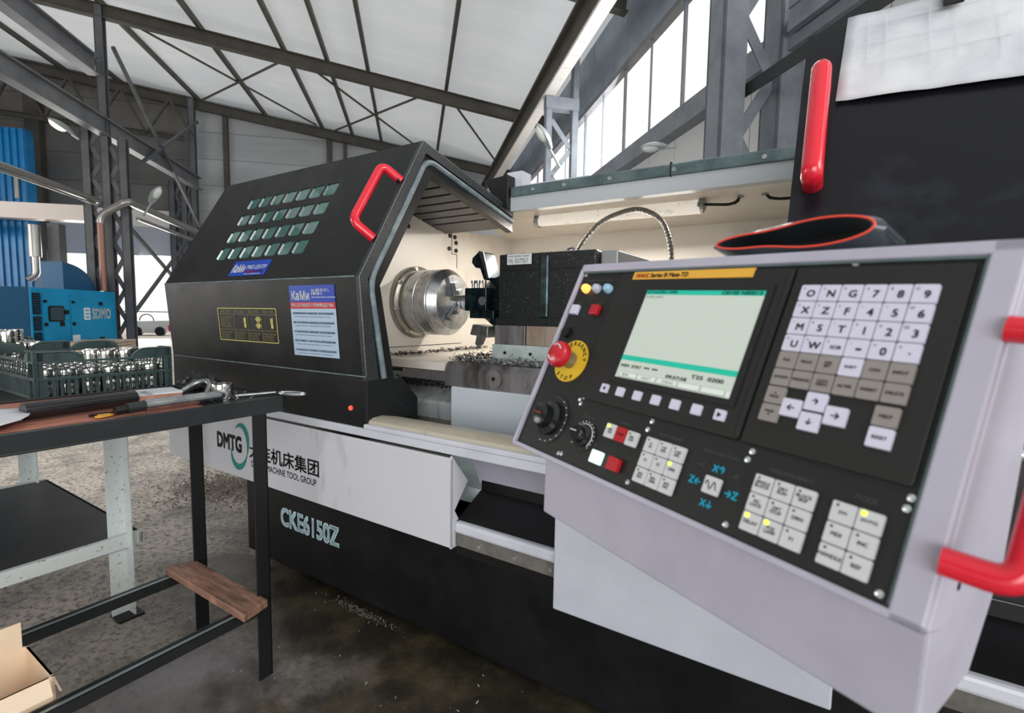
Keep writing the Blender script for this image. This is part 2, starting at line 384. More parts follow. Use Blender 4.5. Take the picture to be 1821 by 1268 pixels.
# far wall with its tall door opening
def hwall(r0, r1, z0, z1, name, m, b=21.75, step=1.0, mul=None):
    g = G(); z = z0
    while z < z1 - .01:
        zz = min(z + step, z1); g.box(r0, r1, b, b + .12, z, zz - .012); z = zz
    g.box(r0, r1, b + .03, b + .13, z0, z1); return struct(g, name, m)
g = G()
for z0, z1 in [(0 + i * 1.0, i * 1.0 + .985) for i in range(11)]:
    for r0, r1 in ((-8.2, 4.2),):
        g.box(r0, r1, 21.75, 21.87, z0, min(z1, 9.4))
g.box(-8.2, 4.2, 21.8, 21.9, 0, 9.4)
struct(g, 'wall_far', M_wallp)
g = G()
for z0, z1 in [(4.9 + i, 5.885 + i) for i in range(6)]: g.box(-17, -8.2, 21.75, 21.87, z0, z1)
g.box(-17, -8.2, 21.8, 21.9, 4.9, 10.9)
g.box(-9.1, -8.2, 21.75, 21.9, 0, 4.9); g.box(-17, -13.2, 21.75, 21.9, 0, 4.9)
struct(g, 'wall_back', M_walld)
struct(G().box(-13.2, -9.1, 21.7, 21.85, 3.22, 4.3), 'trim_1', mat('grey_lintel', (172, 172, 176), .6))
struct(G().box(-13.2, -9.1, 21.66, 21.85, 4.3, 4.92), 'trim_2', mat('cream_lintel', (226, 216, 204), .6))
# left wall with a strip of window openings, wall behind the camera with a tall opening
struct(G().box(-17.1, -17, -9, 22, 0, 1.6).box(-17.1, -17, -9, 22, 5.0, 10.6), 'wall_left', M_walld)
struct(G().box(-17, -7, -9.1, -9, 0, 10.6).box(1.5, 4.2, -9.1, -9, 0, 8.4).box(-7, 1.5, -9.1, -9, 4.8, 9.2), 'wall_near', M_walld)
# window wall
RW = 4.1
g = G()
for i in range(52):
    b0 = -9 + i * .62; g.box(RW, RW + .1, b0, b0 + .612, 6.08, zr(RW) + .17)
g.box(RW + .02, RW + .12, -9, 22, 6.08, zr(RW) + .17)
struct(g, 'wall_right', M_wallb)
g = G()
for i in range(34):
    b0 = -9 + i * .92; g.box(RW, RW + .1, b0, b0 + .905, 0, 3.98)
g.box(RW + .02, RW + .12, -9, 22, 0, 3.98)
struct(g, 'wall_side', M_wallw)
struct(G().box(RW - .22, RW + .1, -9, 21.7, 3.98, 4.28), 'trim_3', M_colr)
struct(G().box(RW - .05, RW + .1, -9, 21.7, 6.0, 6.1), 'trim_4', M_beamg)
for i, (b0, b1) in enumerate(((-9, 2.6), (2.6, 4.5), (4.5, 7.43), (7.43, 9.66), (9.66, 12.0), (12.0, 16.8), (16.8, 21.7))):
    g = G(); g.box(RW, RW + .05, b1 - .025, b1 + .025, 4.28, 6.02)
    w = struct(g, 'window_%d' % (i + 1), M_colr)
    n = {0: 5, 3: 2, 4: 2, 5: 3, 6: 3}.get(i, 1)
    for k in range(1, n): build(G().box(RW + .005, RW + .04, b0 + (b1 - b0) * k / n - .012, b0 + (b1 - b0) * k / n + .012, 4.28, 6.02), 'mullion', M_colr, w, FB)
# pale flange under the crane rail, left longitudinal lines
def thing1(g, name, m, label, cat, F=FB, group=None, kind=None, **k):
    return tag(build(g, name, m, None, F, **k), label, cat, group, kind)

# rafters across the hall
for b, lab in ((9.45, 'dark steel rafter crossing the hall nearest the camera, cut by the top edge'), (15.5, 'dark steel rafter running right from the top of the near lattice column'), (21.45, 'dark steel rafter lying against the far grey cladding wall')):
    g = G(); g.ibeam((-16.5, b, zr(-16.5) - .17), (4.0, b, zr(4.0) - .17), .2, .32, .025)
    thing1(g, 'roof_rafter', M_beam, lab, 'rafter')
purl = [(-12.4, 'purlin in the top left corner, left of the grey longitudinal beam'), (-10.6, 'leftmost of the purlins seen above the near lattice column'), (-8.0, 'purlin rising straight from the top of the near lattice column'), (-5.65, 'first purlin right of the lattice column, crossing the roof brace centre'), (-3.55, 'second purlin right of the lattice column'), (-2.4, 'third purlin right of the lattice column'), (-1.28, 'fourth purlin, left edge of the widest pale roof bay'), (.95, 'greyish purlin between the widest pale roof bay and the bluish bay')]
for r, lab in purl:
    g = G(); g.beam((r, 1.6, zr(r) + .07), (r, 21.7, zr(r) + .07), .09, .15)
    thing1(g, 'roof_purlin', M_beam, lab, 'purlin')
# roof bracing rods
def rod(p, q, lab, r=.035, name='roof_brace', grp=None):
    thing1(G().tube([p, q], r, 8), name, M_beam, lab, 'brace', group=grp, smooth=True)
zp = lambda r, b, d=-.02: (r, b, zr(r) + d)
for (r0, r1), nm in (((-7.7, -3.7), 'left cross brace of the roof, above the perforated cover'), ((-3.0, .25), 'middle cross brace of the roof')):
    rod(zp(r0, 16), zp(r1, 21.1), nm + ', bar running down to the right'); rod(zp(r0, 21.1, -.06), zp(r1, 16, -.06), nm + ', bar running up to the right')
rod(zp(1.2, 16), zp(3.4, 20.8), 'single roof brace bar at the right end, near the crane beam')
# long beams along the hall
thing1(G().ibeam((-8, 3, 5.92), (-8, 21.3, 5.92), .26, .42, .04), 'crane_runway_beam', M_beamg, 'grey crane runway beam sloping down from the left frame edge across the lattice columns', 'beam')
thing1(G().ibeam((-8.1, 3, 7.4), (-8.1, 15.3, 7.4), .3, .45, .04), 'upper_longitudinal_beam', M_beamg, 'grey beam in the top left corner ending at the near lattice column', 'beam')
t = root('crane_runway_beam', 'dark crane runway beam on the right with a bright lower flange, above the window wall', 'beam', FB, (3.05, 12, 6.1))
build(G().box(2.92, 2.96, 1.5, 21.6, 6.14, 6.62).box(2.8, 3.1, 1.5, 21.6, 6.58, 6.64), 'web', M_beam, t, FB)
g = G()
for i in range(40): g.box(2.88, 3.12, 1.5 + i * .5, 1.5 + i * .5 + .485, 6.08, 6.14)
build(g, 'lower_flange', mat('lit_flange_tone', (206, 200, 194), .4), t, FB)  # near-white colour stands for the light falling on the flange
# lattice columns: posts and zigzag lacing in the plane across the hall
def lattice(b, posts, z1s, label, m, pw=.15, pitch=.62, bays=None, capz=None, z0=0.0, lw=.11):
    t = root('lattice_column', label, 'column', FB, (sum(posts) / len(posts), b, 0))
    for r, z1 in zip(posts, z1s): 
        g = G().box(r - pw / 2, r + pw / 2, b - pw * .5, b - pw * .5 + .03, z0, z1).box(r - pw / 2, r - pw / 2 + .03, b - pw / 2, b + pw * .5, z0, z1).box(r - pw / 2, r + pw / 2, b + pw * .5 - .03, b + pw * .5, z0, z1)
        build(g, 'post', m, t, FB)
    for i in range(len(posts) - 1):
        a, c = posts[i] + pw / 2, posts[i + 1] - pw / 2; zt = min(z1s[i], z1s[i + 1]); g = G(); z = z0; k = 0
        while z + pitch < zt:
            p, q = ((a, c) if k % 2 else (c, a)); g.beam((p, b - .03, z), (q, b - .03, z + pitch), lw, .02, (0, 1, 0)); 
            z += pitch; k += 1
        build(g, 'lacing', m, t, FB)
        if capz: build(G().box(a - pw, c + pw, b - .12, b + .12, zt - .25, zt), 'cap_plate', m, t, FB)
    build(G().box(posts[0] - .2, posts[-1] + .2, b - .2, b + .2, 0, .03), 'base_plate', m, t, FB)
    return t
lattice(15.5, [-8.48, -8.03, -7.62], [6.3, 9.0, 5.7], 'near lattice steel column on the left with three posts, behind the blue generator', M_col, pw=.19, pitch=.42)
lattice(21.3, [-8.9, -8.5, -8.15], [6.0, 6.3, 9.0], 'distant lattice column against the far wall left of the black lathe hood', M_col, pw=.2, pitch=.42)
lattice(11.35, [3.0, 3.62], [6.06, 7.3], 'pale lattice column right of the black hood, under the end of the bright flange', M_colr, pw=.15, pitch=.62, capz=True)
lattice(5.0, [3.27, 3.94], [6.06, 7.2], 'large grey lattice column in front of the bright windows', M_colr, pw=.28, pitch=.62, lw=.12)
# far wall posts
for r, w, lab in ((-7.1, .16, 'thin dark wall post left above the lathe hood'), (-3.3, .18, 'dark wall post in the middle above the lathe hood'), (-2.7, .12, 'short thin wall post just right of the middle one')):
    thing1(G().box(r - w / 2, r + w / 2, 21.5, 21.7, 0, zr(r) - .35), 'wall_post', M_beam, lab, 'post')
for r, lab in ((-13.4, 'dark wall post left of the lit street lamp'),): thing1(G().box(r - .22, r + .22, 21.4, 21.7, 0, 9.2), 'wall_post', M_beam, lab, 'post')
# braces between the left columns
for p, q, lab in (((-7.85, 15.7, 3.65), (-7.85, 18.9, 2.1), 'upper diagonal brace bar in front of the bright doorway'), ((-7.85, 16.0, .95), (-7.85, 20.5, 4.1), 'diagonal brace bar rising behind the lathe hood'),
                  ((-7.85, 15.7, 8.1), (-7.85, 21.0, 4.2), 'long thin rod running down from the column top to the far column'), ((-7.85, 16.2, 5.0), (-7.85, 21.0, 8.1), 'thin brace bar rising from the crane beam to the far rafter'),
                  ((-7.85, 18.9, 2.1), (-7.85, 20.6, 1.2), 'short lower end of the brace crossing beside the hood')):
    thing1(G().beam(p, q, .08, .08), 'column_brace', M_col, lab, 'brace')
# truss under the left roof part
t = root('roof_truss', 'dark roof truss in the upper left corner behind the lattice column', 'truss', FB, (-12, 21.2, 7.8))
g = G().ibeam((-16.5, 21.1, 8.1), (-8.4, 21.1, 7.5), .12, .16); build(g, 'bottom_chord', M_beam, t, FB)
g = G()
for i in range(5):
    r = -16 + i * 1.6; g.beam((r, 21.1, 8.1 - (r + 16.5) * .075), (r + .8, 21.1, zr(r + .8) - .3), .07, .07).beam((r + .8, 21.1, zr(r + .8) - .3), (r + 1.6, 21.1, 8.1 - (r + 18.1) * .075), .07, .07)
build(g, 'web_bars', M_beam, t, FB)

# near perforated rail and wall girts on the right
t = root('cable_tray', 'dark perforated steel rail rising to the upper right in front of the columns', 'rail', FB, (3.5, 4.5, 3.5))
g = G().beam((3.5, 5.3, 3.62), (3.5, 1.2, 3.62), .09, .02); g.beam((3.46, 5.3, 3.56), (3.46, 1.2, 3.56), .015, .13)
build(g, 'angle', M_blackspk, t, FB)
thing1(G().box(3.78, 3.86, 1.0, 4.75, 4.1, 4.2).box(3.78, 3.86, 1.0, 4.75, 4.33, 4.42).box(3.8, 3.84, 1, 4.75, 4.2, 4.33), 'wall_girt', M_colr, 'pale grey horizontal girt at the upper right behind the red handle', 'girt')

# street type lamps
def lamp(loc, d, on, label, s=1.0, dn=(0, 0, -1), armlen=.45):
    d = V3(d).normalized(); dn = V3(dn); dn = (dn - d * dn.dot(d)).normalized(); sd = d.cross(dn); L0 = V3(loc)
    t = root('street_lamp', label, 'lamp', FB, loc)
    g = G(); n = 14; base = len(g.v); rows = []
    for i in range(9):
        u = i / 8; x = u * .62 * s; w = s * (.05 + .13 * math.sin(PI * min(1, u * .93 + .07)) ** .8) * (1 if u < .98 else .5); h = s * (.03 + .10 * math.sin(PI * min(1, u * .95 + .05)) ** .7)
        for k in range(n):
            a = PI * k / (n - 1); g.v.append(L0 + d * x + sd * math.cos(a) * w - dn * math.sin(a) * h)
    for i in range(8):
        for k in range(n - 1): g.f.append([i * n + k, i * n + k + 1, (i + 1) * n + k + 1, (i + 1) * n + k])
        g.f.append([i * n, (i + 1) * n, (i + 1) * n + n - 1, i * n + n - 1])
    g.f.append(list(range(n))[::-1]); g.f.append([8 * n + k for k in range(n)])
    build(g, 'shell', M_lampsh, t, FB, smooth=True)
    c = L0 + d * .38 * s + dn * .0; g = G(); nn = 16; rings = 6
    for i in range(rings):
        th = PI / 2 * i / (rings - 1)
        for k in range(nn):
            a = 2 * PI * k / nn; g.v.append(c + (d * math.cos(a) * .2 + sd * math.sin(a) * .13) * s * math.cos(th) + dn * .1 * s * math.sin(th))
    for i in range(rings - 1):
        for k in range(nn): g.f.append([i * nn + k, i * nn + (k + 1) % nn, (i + 1) * nn + (k + 1) % nn, (i + 1) * nn + k])
    build(g, 'glass_bowl', M_lampon if on else M_lampg, t, FB, smooth=True)
    build(G().cyl(L0 + d * .03, L0 - d * armlen * s, .03 * s, n=12), 'arm', M_lampsh, t, FB, smooth=True)
    return t
lamp((-8.66, 15.3, 5.62), (-.72, -.1, .5), True, 'lit street type lamp at the upper left, below the crane beam', 1.0, armlen=.15)
lamp((-7.2, 15.9, 4.1), (.5, -.1, .8), False, 'unlit street type lamp beside the lattice column above the pipes', .9)
lamp((3.0, 11.1, 4.85), (-.55, -.15, .75), False, 'unlit street type lamp leaning left beside the pale lattice column', 1.0, dn=(-1, 0, -.4))
lamp((3.2, 6.1, 3.33), (-1, .75, .12), False, 'flat lamp head just above the lathe roof rail, below the window sill', .55, armlen=.2)
lamp((3.15, 2.5, 3.2), (-.9, .6, .2), False, 'dark lamp head cut by the top edge above the paper sheet', .7, armlen=.3)

# pipes
thing1(G().tube([(-8, 8, 3.97), (-8, 14.95, 3.93)], .075, 12).tube([(-8, 8, 3.86), (-8, 14.9, 3.82)], .03, 8), 'silver_pipe', M_pipe, 'bright silver pipe running in from the left frame edge to the near column', 'pipe', smooth=True)
g = G().tube(bend([(-8.09, 15.2, 3.4), (-8.06, 15.2, 3.6), (-7.45, 15.2, 4.0), (-7.4, 20.4, 3.85)], .15), .1, 12)
thing1(g, 'silver_pipe', M_pipe, 'bright silver pipe bending at the column and running away to the right', 'pipe', smooth=True)
thing1(G().tube([(-8.09, 15.2, 1.62), (-8.09, 15.2, 3.42)], .075, 12), 'downpipe', M_pipeb, 'brown vertical downpipe in front of the lattice column', 'pipe', smooth=True)
thing1(G().tube([(-7.4, 15.6, 3.62), (-7.4, 20.4, 3.52)], .05, 10), 'silver_pipe', M_pipe, 'thinner bright pipe directly under the one running away to the right', 'pipe', smooth=True)

# blue clad cabin at the left, its grey post and duct
g = G(); n = 30; pts = []
for i in range(n):
    x = -16 + i * (5.2 / n); w = 5.2 / n; pts += [(x, 17.0), (x + w * .3, 17.0), (x + w * .42, 16.95), (x + w * .8, 16.95), (x + w * .92, 17.0)]
pts += [(-10.8, 17.0)]; poly = pts + [(-10.8, 17.3), (-16, 17.3)]
g.prism(poly, 0, 6.2, XY)
thing1(g, 'blue_clad_wall', M_blue, 'bright blue corrugated cabin wall at the left edge above the generator', 'wall panel')
thing1(G().box(-10.42, -10.12, 17.0, 17.3, 0, 3.6), 'cabin_post', M_col, 'brown grey square post between the blue cabin and the bright doorway', 'post')
g = G().tube(bend([(-10.62, 16.8, 3.5), (-10.62, 16.8, 2.6)], .05), .15, 14); g.tube(bend([(-10.62, 16.8, 2.62), (-10.62, 16.8, 2.1), (-10.8, 16.75, 1.95)], .1), .09, 12)
thing1(g, 'exhaust_duct', M_pipe, 'silver exhaust duct hanging beside the blue cabin', 'duct', smooth=True)
thing1(G().tube([(-10.9, 16.7, 4.2), (-10.9, 16.7, 4.9)], .06, 10), 'short_conduit', M_pipe, 'short bright conduit above the cream beam at the left', 'pipe', smooth=True)
thing1(G().box(-14.5, -9.0, 16.4, 16.8, 3.62, 4.05), 'cream_beam', mat('cream_beam_paint', (226, 214, 206), .5), 'cream coloured horizontal beam running from the left frame edge to the near column', 'beam')
thing1(G().box(-12.2, -11.35, 16.2, 16.25, 3.2, 3.55), 'wall_sign', mat('dark_red_sign', (150, 40, 44), .5), 'small dark red sign with pale frame at the left edge below the cream beam', 'sign')

# diesel generator
gz0, gz1, gb0, gb1, gr1 = .28, 1.6, 12.7, 15.28, -8.05
t = root('generator_set', 'bright blue enclosed diesel generator with white lettering behind the crate', 'generator', FB, (-8.7, 14, .05))
build(G().prism([(-9.6, gb0), (-8.18, gb0), (-7.86, gb1), (-9.3, gb1)], gz0, gz1, XY), 'enclosure', M_gen, t, FB, bev=.03)
gx = V3((.32, gb1 - gb0, 0)).normalized(); FG = ff(FB, (-8.18, gb0, gz0), gx, (0, 0, 1)); gL = 2.6
build(G().prism([(-9.62, gb0 - .02), (-8.2, gb0 - .02), (-8.2, gb0), (-9.62, gb0)], gz0, gz1, XY), 'end_panel', M_gend, t, FB)
for z0, z1 in ((.08, .33), (.36, .68), (.72, 1.2)):
    g = G().prism(rrect(.15, (z0 + z1) / 2, .2, z1 - z0, .01), .004, .012, XY); lv = build(g, 'louvre', M_dark, t, FG)
    g = G()
    for k in range(int((z1 - z0) / .05)): g.box(.06, .24, z0 + .01 + k * .05, z0 + .03 + k * .05, .012, .03)
    build(g, 'slats', M_gend, lv, FG)
for x0, x1 in ((.3, 1.0), (1.08, 2.5)):
    d = plate(FG, rrect((x0 + x1) / 2, .64, x1 - x0, 1.16, .02), 0, .02, 'panel_door', M_gen, t, bev=.006)
    plate(FG, rrect(x0 + .04, 1.02, .07, .06, .01), .02, .05, 'hinge', M_dark, d); plate(FG, rrect(x0 + .04, .5, .07, .08, .01), .02, .05, 'hinge', M_dark, d)
w = plate(FG, rrect(.63, .74, .42, .36, .05), .02, .045, 'door_window', M_dark, t); plate(FG, rrect(.63, .74, .36, .3, .04), .045, .05, 'glass', mat('dark_glass', (54, 74, 84), .15), w)
plate(FG, rrect(.92, .78, .1, .1, .01), .02, .05, 'latch', M_dark, t); plate(FG, rrect(.78, .5, .1, .1, .01), .02, .05, 'latch', M_dark, t); plate(FG, rrect(2.0, 1.0, .1, .09, .02), .02, .05, 'latch', M_dark, t); plate(FG, rrect(2.0, .1, .12, .1, .02), .02, .05, 'latch', M_dark, t)
lg = plate(FG, rrect(1.55, .74, .2, .3, .03), .02, .026, 'emblem', M_print_w, t)
for k in range(3): plate(FG, rrect(1.55, .655 + k * .085, .12, .03, .012), .026, .03, 'emblem_bar', M_gen, lg)
text('SDMO', FG, 1.72, .62, .62, .25, M_print_w, t, bold=.018, z=.027)
plate(FG, rrect(1.18, .12, .22, .22, .01), .02, .028, 'notice_plate', M_print_w, t)
build(G().box(-9.5, -8.3, gb0 + .05, gb1 - .1, .05, gz0), 'skid_base', M_dark, t, FB)
g = G().prism([(0, 0)] + [(.95 * math.cos(a * PI / 20) , .66 * math.sin(a * PI / 20)) for a in range(11)], -8.75, -8.3, lambda a, c, t_: (t_, gb0 + 1.3 + a * 1.3, gz1 + c))
thing1(g, 'air_intake_hood', mat('dark_blue_hood', (22, 88, 128), .4), 'dark blue quarter round hood standing on top of the generator', 'hood', smooth=True)
for i, (b, lab) in enumerate(((12.75, 'nearest stack of pale wooden boards under the generator'), (13.9, 'stack of pale wooden boards below the generator lettering'))):
    g = G()
    for k in range(6): g.box(-7.75 + .02 * (k % 2), -6.95, b - .45, b + .4, .02 + k * .065, .07 + k * .065)
    for k in range(6): g.box(-7.75, -7.6, b - .45 + .04, b - .3, .02 + k * .065, .085 + k * .065)
    thing1(g, 'pallet_stack', M_pallet, lab, 'pallet')
# seen through the doorway: yard, gate and a light trailer
t = root('boat_trailer', 'white open trailer standing outside the bright doorway', 'trailer', FB, (-11.2, 25, 0))
g = G().prism([(-12.3, .62), (-10.5, .68), (-10.75, .12), (-12.2, .12)], 24.6, 25.6, lambda a, c, t_: (a, t_, c)); build(g, 'hull', M_wallw, t, FB)
build(G().tube(arc((-11.5, 24.6, .66), .28, 0, 180, 12), .025, 8), 'hoop', M_dark, t, FB, smooth=True)
build(G().box(-10.62, -10.45, 24.5, 24.6, .2, .48), 'tail_light', M_stred, t, FB)
for r in (-11.9, -11.0): build(G().cyl((r, 24.58, .2), (r, 24.75, .2), .2), 'wheel', M_dark, t, FB, smooth=True)
g = G().box(-26, 4, 30, 30.1, 1.0, 1.06)
thing1(g, 'yard_gate', M_beamg, 'grey horizontal gate bar seen outside through the doorway', 'gate')

# ================================================================== THE LATHE
LT = root('cnc_lathe', 'large black and white CNC lathe with perforated black hood and open work area', 'lathe', FL, (1.4, .5, 0))
P = LT
# base and front sheets
base = build(G().box(0, 2.95, 0, 1.0, 0.03, .47).box(.02, .4, .03, 1.0, 0, .03).box(2.3, 2.7, .03, 1, 0, .03), 'base', M_black, P, bev=.006)
text('CKE6150Z', ff(FL, (0, 0, 0), (1, 0, 0), (0, 0, 1)), .272, .212, .385, .078, M_print_lb, base, 'lettering', bold=.024, z=.002)
build(G().box(-.3, 2.95, .15, 1.3, .47, .58), 'bed_casting', M_dark, P)
FAp = ff(FL, (0, -.17, 0), (1, 0, 0), (0, 0, 1))
ap = build(G().prism([(-.17, .465), (-.17, .742), (-.165, .742), (-.09, .65), (-.153, .577), (-.126, .533), (-.15, .465)], 1.365, 1.372, YZ)
           .box(-.345, 1.372, -.17, -.162, .468, .736).box(-.345, -.338, -.165, .2, .468, .736).box(-.345, 1.372, -.165, -.03, .465, .472), 'apron_panel', M_whited, P, bev=.002)
text('DMTG', FAp, .092, .575, .184, .062, M_print_k, ap, 'lettering', bold=.028)
text('DALIAN MACHINE TOOL GROUP', FAp, .345, .53, .41, .024, M_print_k, ap, 'lettering', bold=.008)
text('大连机床集团', FAp, .335, .566, .435, .06, M_print_k, ap, 'lettering', bold=.012)
def swoosh(pts, ws, name):
    g = G(); L_ = []; R2 = []
    for i, (x, y) in enumerate(pts):
        a = pts[max(i - 1, 0)]; b = pts[min(i + 1, len(pts) - 1)]; dx, dy = b[0] - a[0], b[1] - a[1]; l = math.hypot(dx, dy)
        L_.append((x - dy / l * ws[i], y + dx / l * ws[i])); R2.append((x + dy / l * ws[i], y - dx / l * ws[i]))
    g.prism(L_ + R2[::-1], .0004, .0012, XY); build(g, name, M_teal, ap, FAp)
el = lambda a: (.262 + .062 * math.cos(math.radians(a)) + .012 * math.sin(math.radians(a)), .6 + .088 * math.sin(math.radians(a)))
n = 16; swoosh([el(128 - i * 150 / n) for i in range(n + 1)], [.001 + .012 * math.sin(PI * i / n) for i in range(n + 1)], 'emblem_arc')
swoosh([el(-168 + i * 150 / n) for i in range(n + 1)], [.001 + .012 * math.sin(PI * i / n) for i in range(n + 1)], 'emblem_arc')
build(G().box(-.33, 2.95, -.166, -.15, .745, .772).box(1.0, 2.95, -.168, -.15, .772, .787), 'upper_fascia', M_white, P, bev=.003)
lip = G().prism([(-.150, .765), (-.153, .785), (-.148, .797), (-.13, .804), (-.09, .805), (-.02, .79), (-.02, .765)], .2, 2.95, YZ)
build(lip, 'tray_lip', M_lip, P, smooth=True)
build(G().box(-.3, 1.0, -.163, -.15, .752, .768), 'lip_strip', M_lip, P, bev=.003)
build(G().prism([(-.15, .745), (-.1, .735), (-.055, .70), (-.03, .655), (-.015, .62), (.01, .62), (.01, .75)], 1.36, 2.95, YZ), 'cove', M_ch, P, smooth=True)
build(G().box(1.372, 2.95, -.02, .0, .54, .66), 'recess_back', M_dark, P)
build(G().prism([(-.15, .54), (-.02, .6), (-.02, .53)], 1.37, 2.95, YZ), 'recess_floor', M_dark, P)
build(G().box(1.372, 2.95, -.158, -.1, .512, .545), 'lower_rail', M_white, P, bev=.008)
lr = build(G().box(1.372, 2.95, -.15, -.1, .472, .511), 'rail_strip', mat('worn_grey_strip', (128, 126, 120), .45, .3, rgb2=(96, 94, 90), scale=12), P)
for x in (1.46, 1.58, 1.69): build(G().cyl((x, -.151, .49), (x, -.155, .49), .006, n=10), 'screw', M_screw, lr, smooth=True)
build(G().box(1.37, 2.95, -.14, .1, .44, .473), 'under_rail', M_dark, P)
build(G().prism([(1.717, .413), (1.717, .88), (2.31, .88), (2.31, .413)], -.19, -.15, lambda a, c, t_: (a, t_, c)).box(1.717, 2.31, -.15, -.02, .413, .88), 'switch_cabinet', mat('cabinet_paint', (188, 192, 202), .35, rgb2=(178, 182, 192), scale=4), P, bev=.004)

# headstock hood
prof = [(-.156, .770), (-.156, .942), (-.181, 1.266), (.115, 1.768), (.70, 1.632)]
inn = [(.03, .782), (.03, .80), (-.032, .931), (-.101, 1.246), (.16, 1.70), (.70, 1.57)]
T_ = .018
def offs(pf, d):
    out = []
    for i, p in enumerate(pf):
        nx = ny = 0
        for a, b in ((pf[i - 1], p) if i else (None, None), (p, pf[i + 1]) if i < len(pf) - 1 else (None, None)):
            if a is None: continue
            dx, dy = b[0] - a[0], b[1] - a[1]; l = math.hypot(dx, dy); nx += dy / l; ny += -dx / l
        l = math.hypot(nx, ny); k = d / l if True else d
        out.append((p[0] + nx * k, p[1] + ny * k))
    return out
pin = offs(prof, T_ * 1.05)
g = G()
for i in (0, 1, 3):
    q = [prof[i], prof[i + 1], pin[i + 1], pin[i]]; g.prism(q, -.30, 1.0, YZ)
# the sloping plate is built around its 28 openings
sx = V3((0, .508, .861)); FS = ff(FL, (0, -.181, 1.266), (1, 0, 0), sx)
SLn = .5828
cols = [(.030 + i * .0885, .030 + i * .0885 + .072) for i in range(7)]
rows = [(.113, .176), (.203, .266), (.297, .358), (.390, .452)]
def sbox(x0, x1, y0, y1, z0=-T_, z1=0):
    Mx = FL.inverted() @ FS; gg = G().box(x0, x1, y0, y1, z0, z1); g.add([Mx @ p for p in gg.v], gg.f)
sbox(-.30, 1.0, 0, rows[0][0]); sbox(-.30, 1.0, rows[3][1], SLn)
for i in range(3): sbox(-.30, 1.0, rows[i][1], rows[i + 1][0])
for y0, y1 in rows:
    sbox(-.30, cols[0][0], y0, y1); sbox(cols[6][1], 1.0, y0, y1)
    for i in range(6): sbox(cols[i][1], cols[i + 1][0], y0, y1)
# rounded inner corners of the openings
for y0, y1 in rows:
    for x0, x1 in cols:
        for cx_, cy_, sx_, sy_ in ((x0, y0, 1, 1), (x1, y0, -1, 1), (x1, y1, -1, -1), (x0, y1, 1, -1)):
            r = .01; pl = [(cx_, cy_)] + [(cx_ + sx_ * (r - r * math.sin(math.radians(a))), cy_ + sy_ * (r - r * math.cos(math.radians(a)))) for a in (0, 22, 45, 68, 90)]
            Mx = FL.inverted() @ FS; gg = G().prism(pl, -.006, -.0002, XY); g.add([Mx @ p for p in gg.v], gg.f)
hood = build(g, 'headstock_cover', M_black, P)
build(G().prism(prof + [(.70, .9)], -.302, -.295, YZ), 'end_cover', M_black, P)
build(G().box(-.3, .57, .70, .72, .6, 1.63), 'rear_cover', M_black, P)
for y0, y1 in rows:
    for x0, x1 in cols:
        build(G().box(x0 - .004, x1 + .004, y0 - .004, y1 + .004, -T_ - .001, -.0035), 'window_pane', M_glass, hood, FS)
        build(G().box(x0 + .001, x0 + .003, y0 + .008, y1 - .008, -.004, .0002), 'pane_edge_highlight', M_screw, hood, FS)  # thin bright strip paints the highlight on the pane's left edge
# creases
build(G().tube([(-.30, -.1815, 1.266), (.98, -.1815, 1.266)], .003, 8), 'fold_edge', M_gasket, hood, smooth=True)
build(G().box(-.285, 1.0, -.1585, -.155, .940, .9435), 'seam_edge', M_gasket, hood)
# end frame of the hood: outer speckled band, grey channel, inner black flange
def band(pa, pb, x0, x1, name, m, **k):
    g = G(); n = len(pa)
    for i in range(n - 1): g.prism([pa[i], pa[i + 1], pb[i + 1], pb[i]], x0, x1, YZ)
    return build(g, name, m, P, **k)
pa = [(-.157, .770), (-.157, .942), (-.181, 1.266), (.115, 1.768), (.72, 1.632)]
pb = [(-.05, .775), (-.105, .935), (-.148, 1.258), (.128, 1.728), (.72, 1.60)]
pc = [(.06, .775), (-.025, .92), (-.088, 1.242), (.170, 1.662), (.73, 1.535)]
band(pa, pb, .985, 1.004, 'end_frame', M_blackspk)
band([(a + .0, b) for a, b in pb], pc, .96, .995, 'inner_flange', M_black)
cen = [((a[0] * .45 + c[0] * .55), (a[1] * .45 + c[1] * .55)) for a, c in zip(pb, pc)]; cen = [((b[0] * .75 + c[0] * .25), (b[1] * .75 + c[1] * .25)) for b, c in zip(pb, pc)]
build(G().tube(bend([(.996, a, b) for a, b in [(-.075, .93)] + cen[2:]], .05), .011, 10), 'grey_channel', M_gasket, P, smooth=True)
build(G().prism([(-.158, .768), (-.158, .93), (-.09, .93), (-.02, .86), (.055, .80), (.055, .782)], .93, 1.006, YZ).prism([(.055, .782), (.055, .80), (-.02, .86), (-.03, .92), (.02, .92), (.10, .84), (.10, .70), (.06, .70)], .90, .99, YZ), 'corner_boot', M_black, P, bev=.004)
ld = build(G().cyl((.90 + .03, -.150, .832), (.93, -.163, .832), .008, n=14), 'red_indicator', mat('lit_red', (255, 90, 80), .3, emit=1.5, ec=(255, 60, 50)), P, smooth=True)
# hood underside (ribbed dark ceiling of the opening)
g = G()
for k in range(8):
    t0 = k / 8; t1 = (k + .8) / 8; a = (.17 + .5 * t0, 1.69 - .118 * t0); b = (.17 + .5 * t1, 1.69 - .118 * t1)
    g.prism([(a[0], a[1]), (b[0], b[1]), (b[0], b[1] - .01), (a[0], a[1] - .01)], .6, .97, YZ)
g.prism([(.16, 1.70), (.72, 1.565), (.72, 1.555), (.15, 1.695)], .6, .985, YZ)
build(g, 'hood_lining', mat('dark_grey_lining', (70, 72, 74), .4, rgb2=(50, 52, 54), scale=20, stretch=(1, 6, 1)), P)
